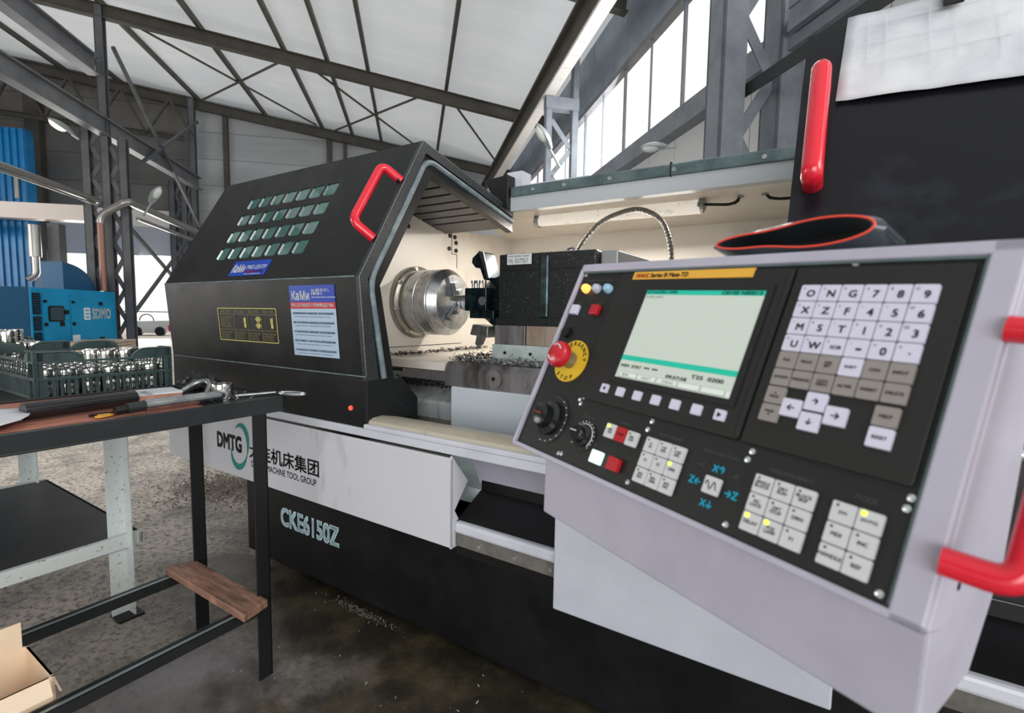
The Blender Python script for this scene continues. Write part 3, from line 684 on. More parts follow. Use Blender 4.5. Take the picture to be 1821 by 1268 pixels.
# red handle on the hood
Mh = FS
hp = [(.965, .405, .0), (.945, .405, .065), (.935, .185, .065), (.965, .155, .0)]
for (q0, q1) in ((prof[1], prof[2]), (prof[2], prof[3]), (prof[3], prof[4])): build(G().tube([(1.003, q0[0], q0[1]), (1.003, q1[0], q1[1])], .0013, 6), 'worn_edge', M_gasket, hood, smooth=True)
rh = build(G().tube(bend([(.985, .398, -.002), (.945, .412, .066), (.937, .172, .066), (.985, .15, -.002)], .03), .0155, 14), 'pull_handle', M_red, hood, FS, smooth=True)
for y in (.396, .154): build(G().cyl((.985, y, 0), (.978, y, .012), .013, n=14), 'handle_foot', M_dark, rh, FS, smooth=True)
# stickers
FV = ff(FL, (0, -.1565, .942), (1, 0, 0), (0, -.025, .324))
def sticker(F_, x, y, w, h, m, name, par=None): return build(G().box(x, x + w, y, y + h, .0004, .0012), name, m, par or hood, F_)
st = sticker(FS, .210, .025, .252, .071, M_stblue, 'blue_sticker')
text('КаМи', FS, .222, .042, .085, .036, M_print_w, st, bold=.018, z=.0018); text('ЭКС-ЦЕНТР', FS, .318, .052, .13, .02, M_print_w, st, bold=.018, z=.0018)
sticker(FS, .318, .036, .125, .012, M_stred, 'sticker_band', st); text('www.станки.ру', FS, .32, .028, .11, .006, M_print_w, st, z=.0018); text('тел. 000-00-00', FS, .35, .076, .1, .009, M_print_w, st, z=.0018) if False else None
x0, x1, y0, y1 = .632, .879, .053, .300
st = sticker(FV, x0, y0, x1 - x0, .168, M_stgrey, 'product_sticker')
# the sticker is a plain upright rectangle
sb = sticker(FV, x0, y0 + .19, x1 - x0, .058, M_stblue, 'blue_header'); sr = sticker(FV, x0, y0 + .166, x1 - x0, .025, M_stred, 'red_band')
text('КаМи', FV, x0 + .014, y0 + .198, .098, .03, M_print_w, sb, bold=.018, z=.0018)
text('тел. (095) 781 55 11,\n8 800 200 12', FV, x0 + .125, y0 + .215, .095, .02, M_print_w, sb, bold=.02, z=.0018); text('бесплатный звонок по регионам', FV, x0 + .125, y0 + .203, .125, .007, M_print_w, sb, z=.0018)
text('ВСЕ ДЛЯ ВАШЕГО ПРОИЗВОДСТВА!', FV, x0 + .01, y0 + .173, x1 - x0 - .02, .012, M_print_w, sr, bold=.02, z=.0018)
for i, (a, b) in enumerate((('•ДЕРЕВООБРАБАТЫВАЮЩЕЕ ОБОРУДОВАНИЕ', 'лесопильное, деревообрабатывающие станки'), ('•МЕТАЛЛООБРАБАТЫВАЮЩЕЕ ОБОРУДОВАНИЕ', 'станки, прессы, автоматические линии'), ('•СТАНКООБРАБАТЫВАЮЩЕЕ ОБОРУДОВАНИЕ', 'для обработки алюминия, пластика и камня'), ('•ИНСТРУМЕНТ И ЗАТОЧНОЕ ОБОРУДОВАНИЕ', 'режущий инструмент и оснастка'), ('•СКЛАДСКАЯ ТЕХНИКА И ОБОРУДОВАНИЕ', 'стеллажи, погрузчики, штабелеры'))):
    yy = y0 + .146 - i * .0325; text(a, FV, x0 + .01, yy, x1 - x0 - .022, .0085, M_print_n, st, bold=.018, z=.0018); text(b, FV, x0 + .02, yy - .0095, x1 - x0 - .05, .005, M_print_n, st, z=.0018)
# gold printed safety table
X0, X1, Y0, Y1 = .135, .54, .090, .219
g = G(); lw = .0016
for y in (Y0, Y1, Y0 + .044, Y1 - .024): g.box(X0, X1, y - lw / 2, y + lw / 2, .0004, .001)
gt = build(g, 'printed_table', M_print_gd, hood, FV)
g = G().box(X0, X1, Y0 - lw, Y0 + lw, .0006, .0014).box(X0, X1, Y1 - lw, Y1 + lw, .0006, .0014).box(X0 - lw, X0 + lw, Y0, Y1, .0006, .0014).box(X1 - lw, X1 + lw, Y0, Y1, .0006, .0014)
build(g, 'printed_border', M_print_g, hood, FV)
g = G()
for k in range(1, 4): xx = X0 + (X1 - X0) * (.29 + .235 * (k - 1)); build(G().box(xx - lw / 2, xx + lw / 2, Y0, Y1 - .024, .0004, .001), 'printed_line', M_print_gd, hood, FV)
for k in range(4):
    xx = X0 + .02 + k * .1; text('警告 危险', FV, xx, Y1 - .019, .07, .012, M_print_gd, gt); text('WARNING: KEEP CLEAR\nOF MOVING PARTS.\nREAD THE MANUAL', FV, xx - .01, Y0 + .006, .082, .03, M_print_gd, gt)
text('CLOSE THE DOOR\nBEFORE THE\nSPINDLE TURNS.\nWEAR GOGGLES', FV, X0 + .01, Y0 + .052, .09, .045, M_print_gd, gt)
for k, cx_ in enumerate((.325, .42, .505)):                                  # gold pictograms: hand, crushed fingers, hand
    g = G(); c = V3((cx_, Y0 + .075, 0))
    if k == 1:
        for a in (-50, -25, 0, 25, 50):
            for s_ in (1, -1):
                dx, dy = math.sin(math.radians(a)) * .024, math.cos(math.radians(a)) * .024 * s_; g.add([(c.x + dx - .003, c.y + dy, .001), (c.x + dx + .003, c.y + dy, .001), (c.x + dx * .2 + .004, c.y + dy * .1, .001), (c.x + dx * .2 - .004, c.y + dy * .1, .001)], [(0, 1, 2, 3)])
    else:
        g.prism(rrect(c.x + .004, c.y - .012, .014, .02, .006), .0006, .0014, XY)
        for j in range(4): g.prism(rrect(c.x - .004 + j * .0045, c.y + .006 + (j % 2) * .003, .003, .02, .0014), .0006, .0014, XY)
    build(g, 'pictogram', M_print_g, gt, FV)

# inner enclosure: spindle wall, back wall, sloping ceiling
wall = build(G().prism([(-.1, .70), (-.1, 1.24), (.15, 1.69), (.72, 1.575), (1.33, 1.62), (1.33, .70)], .58, .60, YZ), 'spindle_wall', M_cream, P)
g = G()
for y, z in ((.449, 1.552), (.745, 1.60), (.75, 1.55), (.79, 1.548), (.80, 1.52), (.745, 1.485), (.80, 1.48), (.27, 1.36)):
    build(G().cyl((.60, y, z), (.606, y, z), .011, n=14), 'wall_bolt', M_dark, wall, smooth=True)
g = G().box(.6, .6015, .766, .769, 1.46, 1.69).box(.6, .6015, .766, .81, 1.459, 1.462).box(.6, .6015, .808, .811, 1.39, 1.462).box(.6, .6015, .3, .85, .995, .998)
build(g, 'panel_seams', M_dark, wall)
g = G()                                                                     # big round plug near the lower hood edge
build(G().cyl((.60, .272, 1.33), (.607, .272, 1.33), .026, n=20), 'round_plug', mat('dark_plug', (70, 68, 62), .4, .5), wall, smooth=True)
build(G().box(.58, 3.0, 1.335, 1.355, .7, 1.62), 'back_wall', M_cream, P)
build(G().prism([(.70, 1.69), (1.34, 1.605), (1.34, 1.62), (.70, 1.705)], .6, 3.0, YZ), 'sloped_ceiling', M_cream, P)
build(G().box(1.03, 3.0, .655, .70, 1.615, 1.70), 'ceiling_fascia', mat('grey_fascia', (178, 184, 188), .4), P)
rl = build(G().box(1.035, 3.0, .645, .70, 1.675, 1.715).box(1.035, 3.0, .66, .80, 1.715, 1.722), 'roof_rail', M_alu, P, bev=.003)
for x in (1.15, 1.3, 1.5, 1.75, 2.05): build(G().cyl((x, .645, 1.695), (x, .641, 1.695), .008, n=12), 'rail_screw', M_screw, rl, smooth=True)
build(G().box(1.735, 1.74, .644, .705, 1.672, 1.724), 'rail_joint', M_dark, rl)
br = build(G().prism([(.90, 1.76), (1.03, 1.77), (1.03, 1.63), (.98, 1.63)], .63, .69, lambda a, c, t_: (a, t_, c)), 'rail_bracket', M_dark, P, bev=.003)
build(G().box(.98, 1.06, .70, .78, 1.70, 1.80).box(1.04, 1.35, .78, .80, 1.72, 1.76), 'bracket_plate', M_white, P)
# work light with its cables
t = build(G().tube([(.985, 1.0, 1.635), (1.775, 1.0, 1.625)], .030, 20), 'work_light', M_tube, P, smooth=True)
for x in (.98, 1.78): build(G().cyl((x - .012, 1.0, 1.635), (x + .012, 1.0, 1.63), .033, n=20).box(x - .012, x + .012, .99, 1.04, 1.64, 1.685), 'lamp_clamp', M_tool, t, smooth=False)
build(G().tube(bend([(1.79, 1.0, 1.632), (1.9, 1.0, 1.62), (1.93, 1.0, 1.64), (1.93, 1.0, 1.665)], .03), .006, 8), 'lamp_cable', M_dark, P, smooth=True)
build(G().tube(bend([(2.02, 1.0, 1.665), (2.02, 1.0, 1.64), (2.06, 1.0, 1.625), (2.3, 1.0, 1.62)], .03), .006, 8), 'lamp_cable', M_dark, P, smooth=True)
for x in (1.93, 2.02): build(G().cyl((x, 1.0, 1.645), (x, 1.0, 1.685), .014, n=14), 'cable_gland', M_tool, P, smooth=True)
wl = bpy.data.lights.new('work_light', 'AREA'); wl.shape = 'RECTANGLE'; wl.size = .75; wl.size_y = .05; wl.energy = 13; wl.color = (1, .93, .84)
wo = bpy.data.objects.new('work_light_lamp', wl); COL.objects.link(wo)
wo.matrix_world = FL @ Matrix.Translation((1.38, .965, 1.59)) @ Matrix.Rotation(math.radians(-12), 4, 'X')

# spindle chuck
ch = root  # keep name short
y_, z_ = .5, 1.203
cf = build(G().rev([(0, .168), (.022, .168), (.03, .162), (.036, .145), (.07, .145)], (.60, y_, z_), (1, 0, 0), 64), 'spindle_flange', mat('dull_flange_steel', (160, 156, 146), .35, .8), P, smooth=True)
g = G()
for k in range(8):
    a = 2 * PI * k / 8 + .2; g = G(); g.cyl((.61, y_ + .157 * math.cos(a), z_ + .157 * math.sin(a)), (.64, y_ + .157 * math.cos(a), z_ + .157 * math.sin(a)), .009, n=12); build(g, 'flange_bolt', M_screw, cf, smooth=True)
ck = build(G().rev([(0, .144), (.004, .149), (.06, .149), (.062, .146), (.065, .146), (.067, .149), (.13, .149), (.133, .146), (.136, .149), (.142, .149), (.176, .122), (.178, .04), (.17, .034)], (.66, y_, z_), (1, 0, 0), 72), 'chuck', M_steel, P, smooth=True)
for k in range(3):
    a = 2 * PI * k / 3 + PI / 2 + .35; g = G(); d = V3((0, math.cos(a), math.sin(a))); o_ = V3((.842, y_, z_))
    g.beam(o_ + d * .03, o_ + d * .125, .034, .014, (1, 0, 0)); g.beam(o_ + d * .032 + V3((.018, 0, 0)), o_ + d * .095 + V3((.018, 0, 0)), .028, .024, (1, 0, 0)); g.beam(o_ + d * .034 + V3((.035, 0, 0)), o_ + d * .06 + V3((.035, 0, 0)), .026, .016, (1, 0, 0))
    build(g, 'chuck_jaw', M_steel, ck, bev=.002)

# bed, ways, covers and chip heaps
build(G().box(.6, 3.0, .30, .86, .60, .90), 'bed', M_greenw, P)
build(G().box(.58, 1.02, .22, 1.33, .93, .962), 'headstock_ledge', M_cream, P)
build(G().prism([(.22, .89), (.22, .925), (.26, .945), (.46, .945), (.46, .89)], .79, 2.6, YZ), 'front_way', M_steeld, P, bev=.002)
build(G().prism([(.72, .89), (.72, .945), (.88, .945), (.88, .89)], .79, 2.6, YZ), 'rear_way', M_steeld, P, bev=.002)
build(G().prism([(.20, .80), (.205, .812), (.32, .855), (.34, .855), (.34, .79)], .6, 2.6, YZ), 'sloped_chip_guard', M_way, P)
build(G().box(.6, 2.6, .198, .33, .745, .80), 'guard_edge', M_way, P)
build(G().box(.6, 2.6, .212, .30, .56, .745), 'inner_front_panel', M_olive, P)
build(G().box(.6, 2.9, -.02, .3, .55, .60), 'chip_tray', M_greenw, P)
# carriage
cg = build(G().prism([(.18, .88), (.18, .945), (.2, .972), (.92, .972), (.92, .88)], 1.05, 1.62, YZ), 'carriage', M_steeld, P, bev=.003)
build(G().cyl((1.28, .185, .925), (1.28, .172, .925), .033, n=32), 'round_boss', M_steeld, cg, smooth=True); build(G().cyl((1.28, .172, .925), (1.28, .169, .925), .007, n=12), 'boss_hole', M_dark, cg, smooth=True)
build(G().cyl((1.40, .185, .917), (1.40, .176, .917), .017, n=20), 'small_boss', M_steeld, cg, smooth=True)
build(G().box(1.025, 1.08, .30, .9, .93, .965), 'wiper', M_dark, cg)
build(G().box(1.093, 1.74, .165, .185, .56, .883), 'carriage_guard', mat('speckled_pale_guard', (196, 206, 212), .35, rgb2=(70, 74, 72), scale=46, lo=.71, hi=.74), P, bev=.004)
ss = build(G().box(1.19, 1.70, .29, 1.1, .972, 1.04), 'cross_slide_cover', M_greenw, P, bev=.003)
for x in (1.25, 1.36): build(G().cyl((x, .29, 1.01), (x, .286, 1.01), .006, n=12), 'cover_screw', M_dark, ss, smooth=True)
cs = build(G().box(1.195, 1.33, .30, 1.05, 1.04, 1.112), 'cross_slide', M_steeld, P, bev=.002)
build(G().box(1.333, 1.68, .302, 1.05, 1.04, 1.112), 'cross_slide_block', mat('rust_stained_steel', (176, 160, 146), .4, .5, rgb2=(120, 96, 78), scale=9, stretch=(1, 1, .3)), P, bev=.002)
# turret
tb = build(G().box(1.205, 1.595, .31, .80, 1.112, 1.375), 'turret_body', M_darkspec, P, bev=.005)
build(G().box(1.20, 1.60, .30, .80, 1.112, 1.14), 'turret_foot', M_darkspec, tb, bev=.003)
build(G().box(1.38, 1.42, .303, .32, 1.14, 1.37), 'front_rib', M_bluesteel, tb, bev=.01)
build(G().box(1.21, 1.59, .305, .312, 1.315, 1.319), 'front_groove', M_dark, tb)
pl = build(G().box(1.247, 1.35, .300, .3035, 1.335, 1.372), 'name_plate', mat('worn_white_label', (210, 214, 214), .4), tb)
FP = ff(FL, (1.247, .2995, 1.335), (1, 0, 0), (0, 0, 1))
text('HEFEI POWER TURRET', FP, .006, .026, .09, .007, M_print_k, pl); text('No. 20100612\nTEL 0551-561', FP, .006, .005, .085, .017, M_print_k, pl)
build(G().tube(arc((1.45, .42, 1.385), .016, 0, 360, 16)[:-1], .005, 8, closed=True), 'eye_bolt', M_tool, tb, smooth=True)
build(G().box(1.60, 1.66, .34, .80, 1.13, 1.372), 'motor_cover', mat('grey_motor_cover', (150, 152, 154), .4, .3), tb, bev=.004)
g = G()
for k in range(60): 
    x, yy = random.uniform(1.21, 1.6), random.uniform(.31, .5); g.sphere((x, yy, 1.377), random.uniform(.001, .003), 6)
build(g, 'chips_on_turret', M_chip, tb, kind='stuff')
dc = build(G().rev([(0, .13), (.012, .145), (.05, .145), (.10, .142), (.14, .13), (.20, .09)], (1.205, .55, 1.205), (-1, 0, 0), 8), 'turret_disc', M_bluesteel, P, bev=.003)
# tool holders: straight boring holder toward the chuck, raised clamp and lower tool
th = build(G().box(.992, 1.10, .375, .46, 1.165, 1.258), 'boring_bar_holder', M_bluesteel, P, bev=.003)
build(G().box(1.01, 1.13, .385, .48, 1.135, 1.168), 'holder_base', M_bluesteel, th, bev=.002)
for x in (1.01, 1.035, 1.065): build(G().cyl((x, .41, 1.256), (x, .41, 1.28), .0065, n=10).cyl((x, .41, 1.278), (x, .41, 1.29), .010, n=12), 'set_screw', M_tool, th, smooth=True)
build(G().cyl((1.0, .41, 1.218), (.905, .41, 1.218), .0135, n=14).box(.893, .92, .40, .42, 1.207, 1.23), 'boring_bar', M_tool, th, smooth=False)
build(G().cyl((1.085, .376, 1.205), (1.085, .368, 1.205), .018, n=20), 'coolant_nozzle', M_screw, th, smooth=True)
XZ = lambda a, c, t_: (a, t_, c)
tp = build(G().prism([(.995, 1.385), (1.03, 1.412), (1.055, 1.405), (1.085, 1.30), (1.055, 1.292), (1.035, 1.34), (1.01, 1.345), (.992, 1.365)], .42, .50, XZ), 'upper_tool_holder', M_bluesteel, P, bev=.003)
build(G().prism([(1.03, 1.412), (1.055, 1.405), (1.085, 1.30), (1.075, 1.298)], .415, .42, XZ), 'ground_face', M_steel, tp)
tl = build(G().prism([(1.0, 1.11), (1.08, 1.10), (1.075, 1.055), (.985, 1.065)], .42, .50, XZ), 'lower_tool_holder', M_tool, P, bev=.003)
build(G().prism([(.998, 1.06), (1.035, 1.055), (1.02, 1.025), (1.004, 1.01), (.99, 1.025)], .45, .475, XZ), 'cutting_insert', M_tool, tl, bev=.002)
# coolant hose arching over the turret
hs = [(1.30, .75, 1.38), (1.32, .78, 1.46), (1.40, .8, 1.555), (1.50, .8, 1.592), (1.58, .8, 1.595), (1.66, .8, 1.55), (1.70, .8, 1.47), (1.715, .8, 1.36), (1.715, .8, 1.25)]
def smoothp(pts, n=6):
    out = []
    for i in range(len(pts) - 1):
        p0, p1, p2, p3 = [V3(pts[max(0, min(len(pts) - 1, j))]) for j in (i - 1, i, i + 1, i + 2)]
        for k in range(n):
            t = k / n; out.append(.5 * ((2 * p1) + (p2 - p0) * t + (2 * p0 - 5 * p1 + 4 * p2 - p3) * t * t + (3 * p1 - p0 - 3 * p2 + p3) * t ** 3))
    out.append(V3(pts[-1])); return out
hp_ = smoothp(hs, 14)
build(G().tube(hp_, [.0095 if i % 2 else .0115 for i in range(len(hp_))], 12), 'coolant_hose', M_hose, P, smooth=False)
# chips
def chips(name, n, fn, m, par=None, s=(.003, .008), label=None, F=FL):
    g = G()
    for i in range(n):
        x, y, z = fn(); r = random.uniform(*s); a = random.uniform(0, 6.28); e = random.uniform(-.8, .8)
        d1 = V3((math.cos(a), math.sin(a), e)) * r; d2 = V3((-math.sin(a), math.cos(a), random.uniform(-.5, .5))) * r * .4; c = V3((x, y, z + r * .7))
        up = V3((0, 0, r * .25)); g.add([c - d1 - d2, c + d1 - d2, c + d1 + d2, c - d1 + d2, c + up - d1 * .2, c + up + d1 * .6 + d2 * .3], [(0, 1, 4), (1, 5, 4), (1, 2, 5), (2, 3, 5), (3, 4, 5), (3, 0, 4), (0, 3, 2, 1)])
    if par: return build(g, name, m, par, F, kind='stuff')
    return tag(build(g, name, m, None, F), label, 'chips', None, 'stuff')
gz = lambda m_, s_: random.gauss(m_, s_)
chips('carriage_chips', 1500, lambda: (random.uniform(1.06, 1.60), random.uniform(.2, .29) if random.random() < .7 else random.uniform(.19, .6), .972 + abs(gz(0, .008))), M_chip, cg)
chips('carriage_chips_dark', 350, lambda: (random.uniform(1.03, 1.2), random.uniform(.2, .5), .972 + abs(gz(0, .012))), M_chipd, cg)
chips('ledge_chips', 500, lambda: (random.uniform(.61, .68), random.uniform(.3, 1.0), .962 + abs(gz(0, .005))), M_chipd, P)
chips('guard_chips', 900, lambda: (random.uniform(.70, 1.10), min(.33, .25 + abs(gz(0, .04))), .852 + abs(gz(0, .012))), M_chipd, P)
chips('guard_chips_bright', 350, lambda: (random.uniform(.70, 1.10), min(.33, .25 + abs(gz(0, .04))), .862 + abs(gz(0, .01))), M_chip, P)

# sliding door on the right (same folded profile)
dr = [(-.175, .82), (-.18, .95), (-.195, 1.266), (.115, 1.80), (.60, 1.70)]
g = G(); din = offs(dr, .02)
for i in range(4): g.prism([dr[i], dr[i + 1], din[i + 1], din[i]], 2.186, 3.3, YZ)
g.box(2.186, 3.3, -.14, -.12, .8, .82)
door = build(g, 'sliding_door', mat('smudged_black_door', (18, 19, 24), .3, rgb2=(44, 47, 56), scale=4.5, lo=.5, hi=.75, rvar=.25, spec=.25), P)
dsx = V3((0, .310, .534)).normalized(); FD = ff(FL, (0, -.195, 1.266), (1, 0, 0), dsx)
build(G().tube(bend([(2.222, .415, .0), (2.222, .438, .055), (2.222, .145, .055), (2.222, .168, .0)], .02), .0185, 16), 'pull_handle', M_red, door, FD, smooth=True)
# door window band seen at the right edge below the console arm
dw = build(G().box(2.44, 2.9, -.185, -.172, .70, .96), 'door_guard_plate', M_dark, P, bev=.004)
build(G().box(2.47, 2.88, -.19, -.185, .72, .93), 'plate_window', mat('smoky_window', (34, 32, 34), .15), dw)
build(G().cyl((2.47, -.19, .945), (2.9, -.19, .945), .012, n=12), 'plate_bar', M_screw, dw, smooth=True)

# paper sheet and clip on the door
FPp = FD
nx, ny = 26, 14
g = G(); cor = [(2.262, .632), (2.80, .632), (2.80, .335), (2.250, .380)]
for j in range(ny + 1):
    for i in range(nx + 1):
        u, v = i / nx, j / ny
        x = (cor[3][0] * (1 - u) + cor[2][0] * u) * (1 - v) + (cor[0][0] * (1 - u) + cor[1][0] * u) * v
        y = (cor[3][1] * (1 - u) + cor[2][1] * u) * (1 - v) + (cor[0][1] * (1 - u) + cor[1][1] * u) * v
        z = .010 + .006 * mnoise.noise(V3((x * 9, y * 12, 1))) + .003 * mnoise.noise(V3((x * 30, y * 28, 4)))
        g.v.append(V3((x, y, z)))
for j in range(ny):
    for i in range(nx): a = j * (nx + 1) + i; g.f.append([a, a + 1, a + nx + 2, a + nx + 1])
pp = build(g, 'paper_sheet', M_paper, None, FD, smooth=True); sl_ = pp.modifiers.new('s', 'SOLIDIFY'); sl_.thickness = .0006
tag(pp, 'large crumpled white paper sheet clipped to the black door top right', 'paper')
g = G()
for x in (2.30, 2.33, 2.40, 2.44, 2.50): g.box(x, x + .0012, .42 + .02 * math.sin(x * 50), .60, .019, .0195)
for y in (.46, .52, .58): g.box(2.29, 2.52, y, y + .0012, .019, .0195)
build(g, 'faint_drawing', M_pencil, pp, FD)
ck_ = root('binder_clip', 'black binder clip holding the top edge of the paper sheet', 'clip', FD, (2.436, .66, .02))
build(G().prism([(.0, .632), (.04, .632), (.030, .572), (.024, .572), (.014, .612)], 2.420, 2.452, lambda a, c, t_: (t_, c, a)), 'jaw', M_dark, ck_, FD, bev=.002)
build(G().tube([(2.425, .630, .03), (2.43, .67, .045), (2.442, .67, .045), (2.447, .630, .03)], .0015, 6), 'wire_lever', M_tool, ck_, FD, smooth=True)

# ================================================================== THE BENCHES
TZ = .885
t = root('work_bench', 'dark steel work bench with a worn red-brown wooden top in the left foreground', 'bench', FL, (.585, -.9, 0))
L0 = -1.75
build(G().box(.352, .822, L0, -.345, TZ - .03, TZ - .002), 'bench_top', M_wood, t, bev=.001)
build(G().box(.822, .834, L0, -.335, TZ - .042, TZ + .002).box(.80, .834, L0, -.335, TZ - .046, TZ - .04), 'front_rail', M_frame, t, bev=.0015)
build(G().box(.34, .352, L0, -.335, TZ - .042, TZ + .004), 'back_rail', M_frameb, t, bev=.0015)
build(G().box(.34, .834, -.345, -.333, TZ - .042, TZ + .004), 'end_rail', M_frameb, t, bev=.0015)
build(G().box(.353, .821, -.56, -.346, TZ - .002, TZ + .001), 'steel_cover_sheet', M_frameb, t)
for x in (.812, .425):
    for y in (-.40, -1.6): build(G().box(x - .021, x + .021, y - .003, y + .003, 0, TZ - .04).box(x + .015, x + .021, y - .04, y + .003, 0, TZ - .04), 'leg', M_frameb, t, bev=.001)
for x in (.825, .425): build(G().box(x + .004, x + .013, L0, -.44, .2495, .2515), 'rail_top_highlight', mat('painted_highlight', (176, 190, 194), .3, .7), t), build(G().box(x - .003, x + .012, L0, -.44, .215, .25).box(x - .016, x + .012, L0, -.44, .244, .25), 'lower_rail', M_frame, t, bev=.0015)  # pale strip paints the bright highlight along the rail top
nb = G().prism([(.405, -.515), (.425, -.43), (.87, -.43), (.89, -.515)], .252, .276, XY)
thing1(nb, 'wooden_board', M_board, 'short brown wooden board lying across the two lower bench rails', 'board', F=FL, bev=.003)

t = root('white_bench', 'lower white painted steel bench with a black lower shelf, carrying the green crate', 'bench', FL, (-.4, -1.0, 0))
SZ = .31
build(G().box(-.93, .10, -1.7, -.47, SZ - .012, SZ), 'shelf', M_oily, t)
build(G().box(.085, .108, -1.7, -.465, SZ - .045, SZ + .004), 'shelf_rail', M_wleg, t, bev=.002)
build(G().box(-.95, -.93, -1.7, -.465, SZ - .045, SZ + .004), 'shelf_rail', M_wleg, t, bev=.002)
build(G().box(-.95, .108, -.475, -.465, SZ - .04, SZ - .0), 'end_rail', M_frameb, t)
for x in (.10, -.93):
    g = G().box(x - .028, x + .028, -.508, -.502, 0, .83).box(x - .028, x - .022, -.56, -.502, 0, .83)
    build(g, 'leg', M_wleg, t, bev=.001)
build(G().box(.06, .14, -.56, -.48, 0, .008), 'foot_plate', M_frameb, t)
build(G().box(-1.25, .125, -1.6, -.42, .825, .842), 'bench_top', M_frameb, t)
# plastic crates
def crate(x0, x1, y0, y1, z0, label):
    t = root('plastic_crate', label, 'crate', FL, ((x0 + x1) / 2, (y0 + y1) / 2, z0)); h = .162
    build(G().box(x0, x1, y0, y1, z0, z0 + .004), 'bottom', M_crate, t)
    for ax in (0, 1):
        for side in (0, 1):
            a0, a1 = (y0, y1) if ax == 0 else (x0, x1); c = ((x1, x0) if ax == 0 else (y1, y0))[side]; s = -1 if side == 0 else 1
            def bx(g, u0, u1, v0, v1, d0, d1):
                lo, hi = sorted((c + s * d0, c + s * d1))
                if ax == 0: g.box(lo, hi, u0, u1, v0, v1)
                else: g.box(u0, u1, lo, hi, v0, v1)
            g = G(); W_ = a1 - a0
            bx(g, a0, a1, z0, z0 + .012, 0, .006)
            bx(g, a0, a0 + .02, z0, z0 + h, 0, .006); bx(g, a1 - .02, a1, z0, z0 + h, 0, .006)
            for e in (a0, a1 - .003, a0 + .05, a1 - .053): bx(g, e, e + .003, z0, z0 + h, -.006, .006)
            bx(g, a0, a1, z0 + .068, z0 + .078, -.005, .004); bx(g, a0, a1, z0 + .125, z0 + .132, -.005, .006)
            n = int(W_ / .021)
            for k in range(n): bx(g, a0 + .02 + k * (W_ - .04) / n, a0 + .02 + k * (W_ - .04) / n + .009, z0 + .01, z0 + .07, 0, .004)
            bx(g, a0 + .0, a0 + .06, z0 + .078, z0 + .126, .0, .003) if W_ > .5 else None
            for k in range(3): bx(g, a0 + .05, a1 - .05, z0 + .088 + k * .013, z0 + .0905 + k * .013, 0, .003)
            def slant(u0, u1):
                p = V3((c + s * .002, u0, z0 + .078)) if ax == 0 else V3((u0, c + s * .002, z0 + .078))
                q = V3((c + s * .002, u1, z0 + .128)) if ax == 0 else V3((u1, c + s * .002, z0 + .128))
                g.beam(p, q, .003, .003)
            m = int((W_ - .12) / .028)
            for k in range(m):
                u = a0 + .06 + k * .028; slant(u, u + (.024 if k < m / 2 else -.024) * -1)
            # raised corners with curved shoulders
            for e0, sg in ((a0, 1), (a1, -1)):
                pl = [(e0, z0 + .13), (e0, z0 + h)] + [(e0 + sg * (.075 + .05 * math.sin(math.radians(k * 15))), z0 + .13 + (h - .13) * math.cos(math.radians(k * 15))) for k in range(7)]
                lo, hi = sorted((c, c + s * .004))
                if ax == 0: g.prism(pl, lo, hi, lambda a, b_, t_: (t_, a, b_))
                else: g.prism(pl, lo, hi, lambda a, b_, t_: (a, t_, b_))
                g.tube([((c + s * .0, a, b_) if ax == 0 else (a, c + s * .0, b_)) for a, b_ in pl[1:]], .0035, 6)
            build(g, 'side_wall', M_crate, t)
    return t
crate(-.50, .102, -.735, -.343, .843, 'dark green slotted plastic crate full of turned steel rings, nearest the camera')
crate(-1.14, -.56, -.86, -.46, .843, 'second dark green crate behind the nearer one, heaped with steel rings')
# turned steel rings (bushings), each its own object
def ring_bm(r=.0285, h=.046):
    g = G(); g.rev([(0, r * .93), (.002, r), (h * .45, r), (h * .46, r * .95), (h * .54, r * .95), (h * .55, r), (h - .004, r), (h, r * .95), (h, r * .78), (h * .3, r * .76), (h * .28, r * .3)], (0, 0, 0), (0, 0, 1), 26, caps=False)
    return g
RK = {}
def ring(loc, label, group, rot=(0, 0, 0), sc=1.0):
    if 'o' not in RK:
        me = bpy.data.meshes.new('steel_ring'); g = ring_bm(); me.from_pydata(g.v, [], g.f); me.materials.append(M_ringm)
        for p in me.polygons: p.use_smooth = True
        o = bpy.data.objects.new('steel_ring', me); es = o.modifiers.new('e', 'EDGE_SPLIT'); es.split_angle = math.radians(35); RK['o'] = o; src = o
    else: src = RK['o'].copy()
    COL.objects.link(src); src.matrix_world = FL @ Matrix.Translation(V3(loc)) @ Matrix.Rotation(rot[2], 4, 'Z') @ Matrix.Rotation(rot[0], 4, 'X') @ Matrix.Rotation(rot[1], 4, 'Y') @ Matrix.Scale(sc, 4)
    tag(src, label, 'ring', group); return src
def jit(a=.001): return random.uniform(-a, a)
for lz in (0, 1):
    for i in range(9):
        for j in range(6):
            ring((-.46 + i * .0625 + jit(), -.70 + j * .0625 + jit(), .848 + lz * .047), ('turned steel ring in the top layer inside the near crate' if lz else 'turned steel ring in the bottom layer inside the near crate'), 'rings packed in the near crate, ' + ('top layer' if lz else 'bottom layer'), (0, 0, random.uniform(0, 6)))
for i, j in ((0, 0), (0, 1), (1, 0), (1, 1), (2, 1), (1, 2), (2, 0), (0, 2)):
    ring((-.245 + i * .061, -.47 + j * .061 - (.03 if i == 1 else 0), .942), 'turned steel ring in the raised cluster standing on the near crate load', 'rings standing on top of the near crate load')
for i in range(5):
    for j in range(5):
        for z_l, nm_ in ((.8475, 'bottom'), (.8985, 'second'), (.9495, 'third')):
            ring((-.97 + i * .063, -.78 + j * .0632, z_l), 'turned steel ring in the ' + nm_ + ' layer of the rear crate heap', 'rings in the rear crate heap, ' + nm_ + ' layer', sc=1.09)
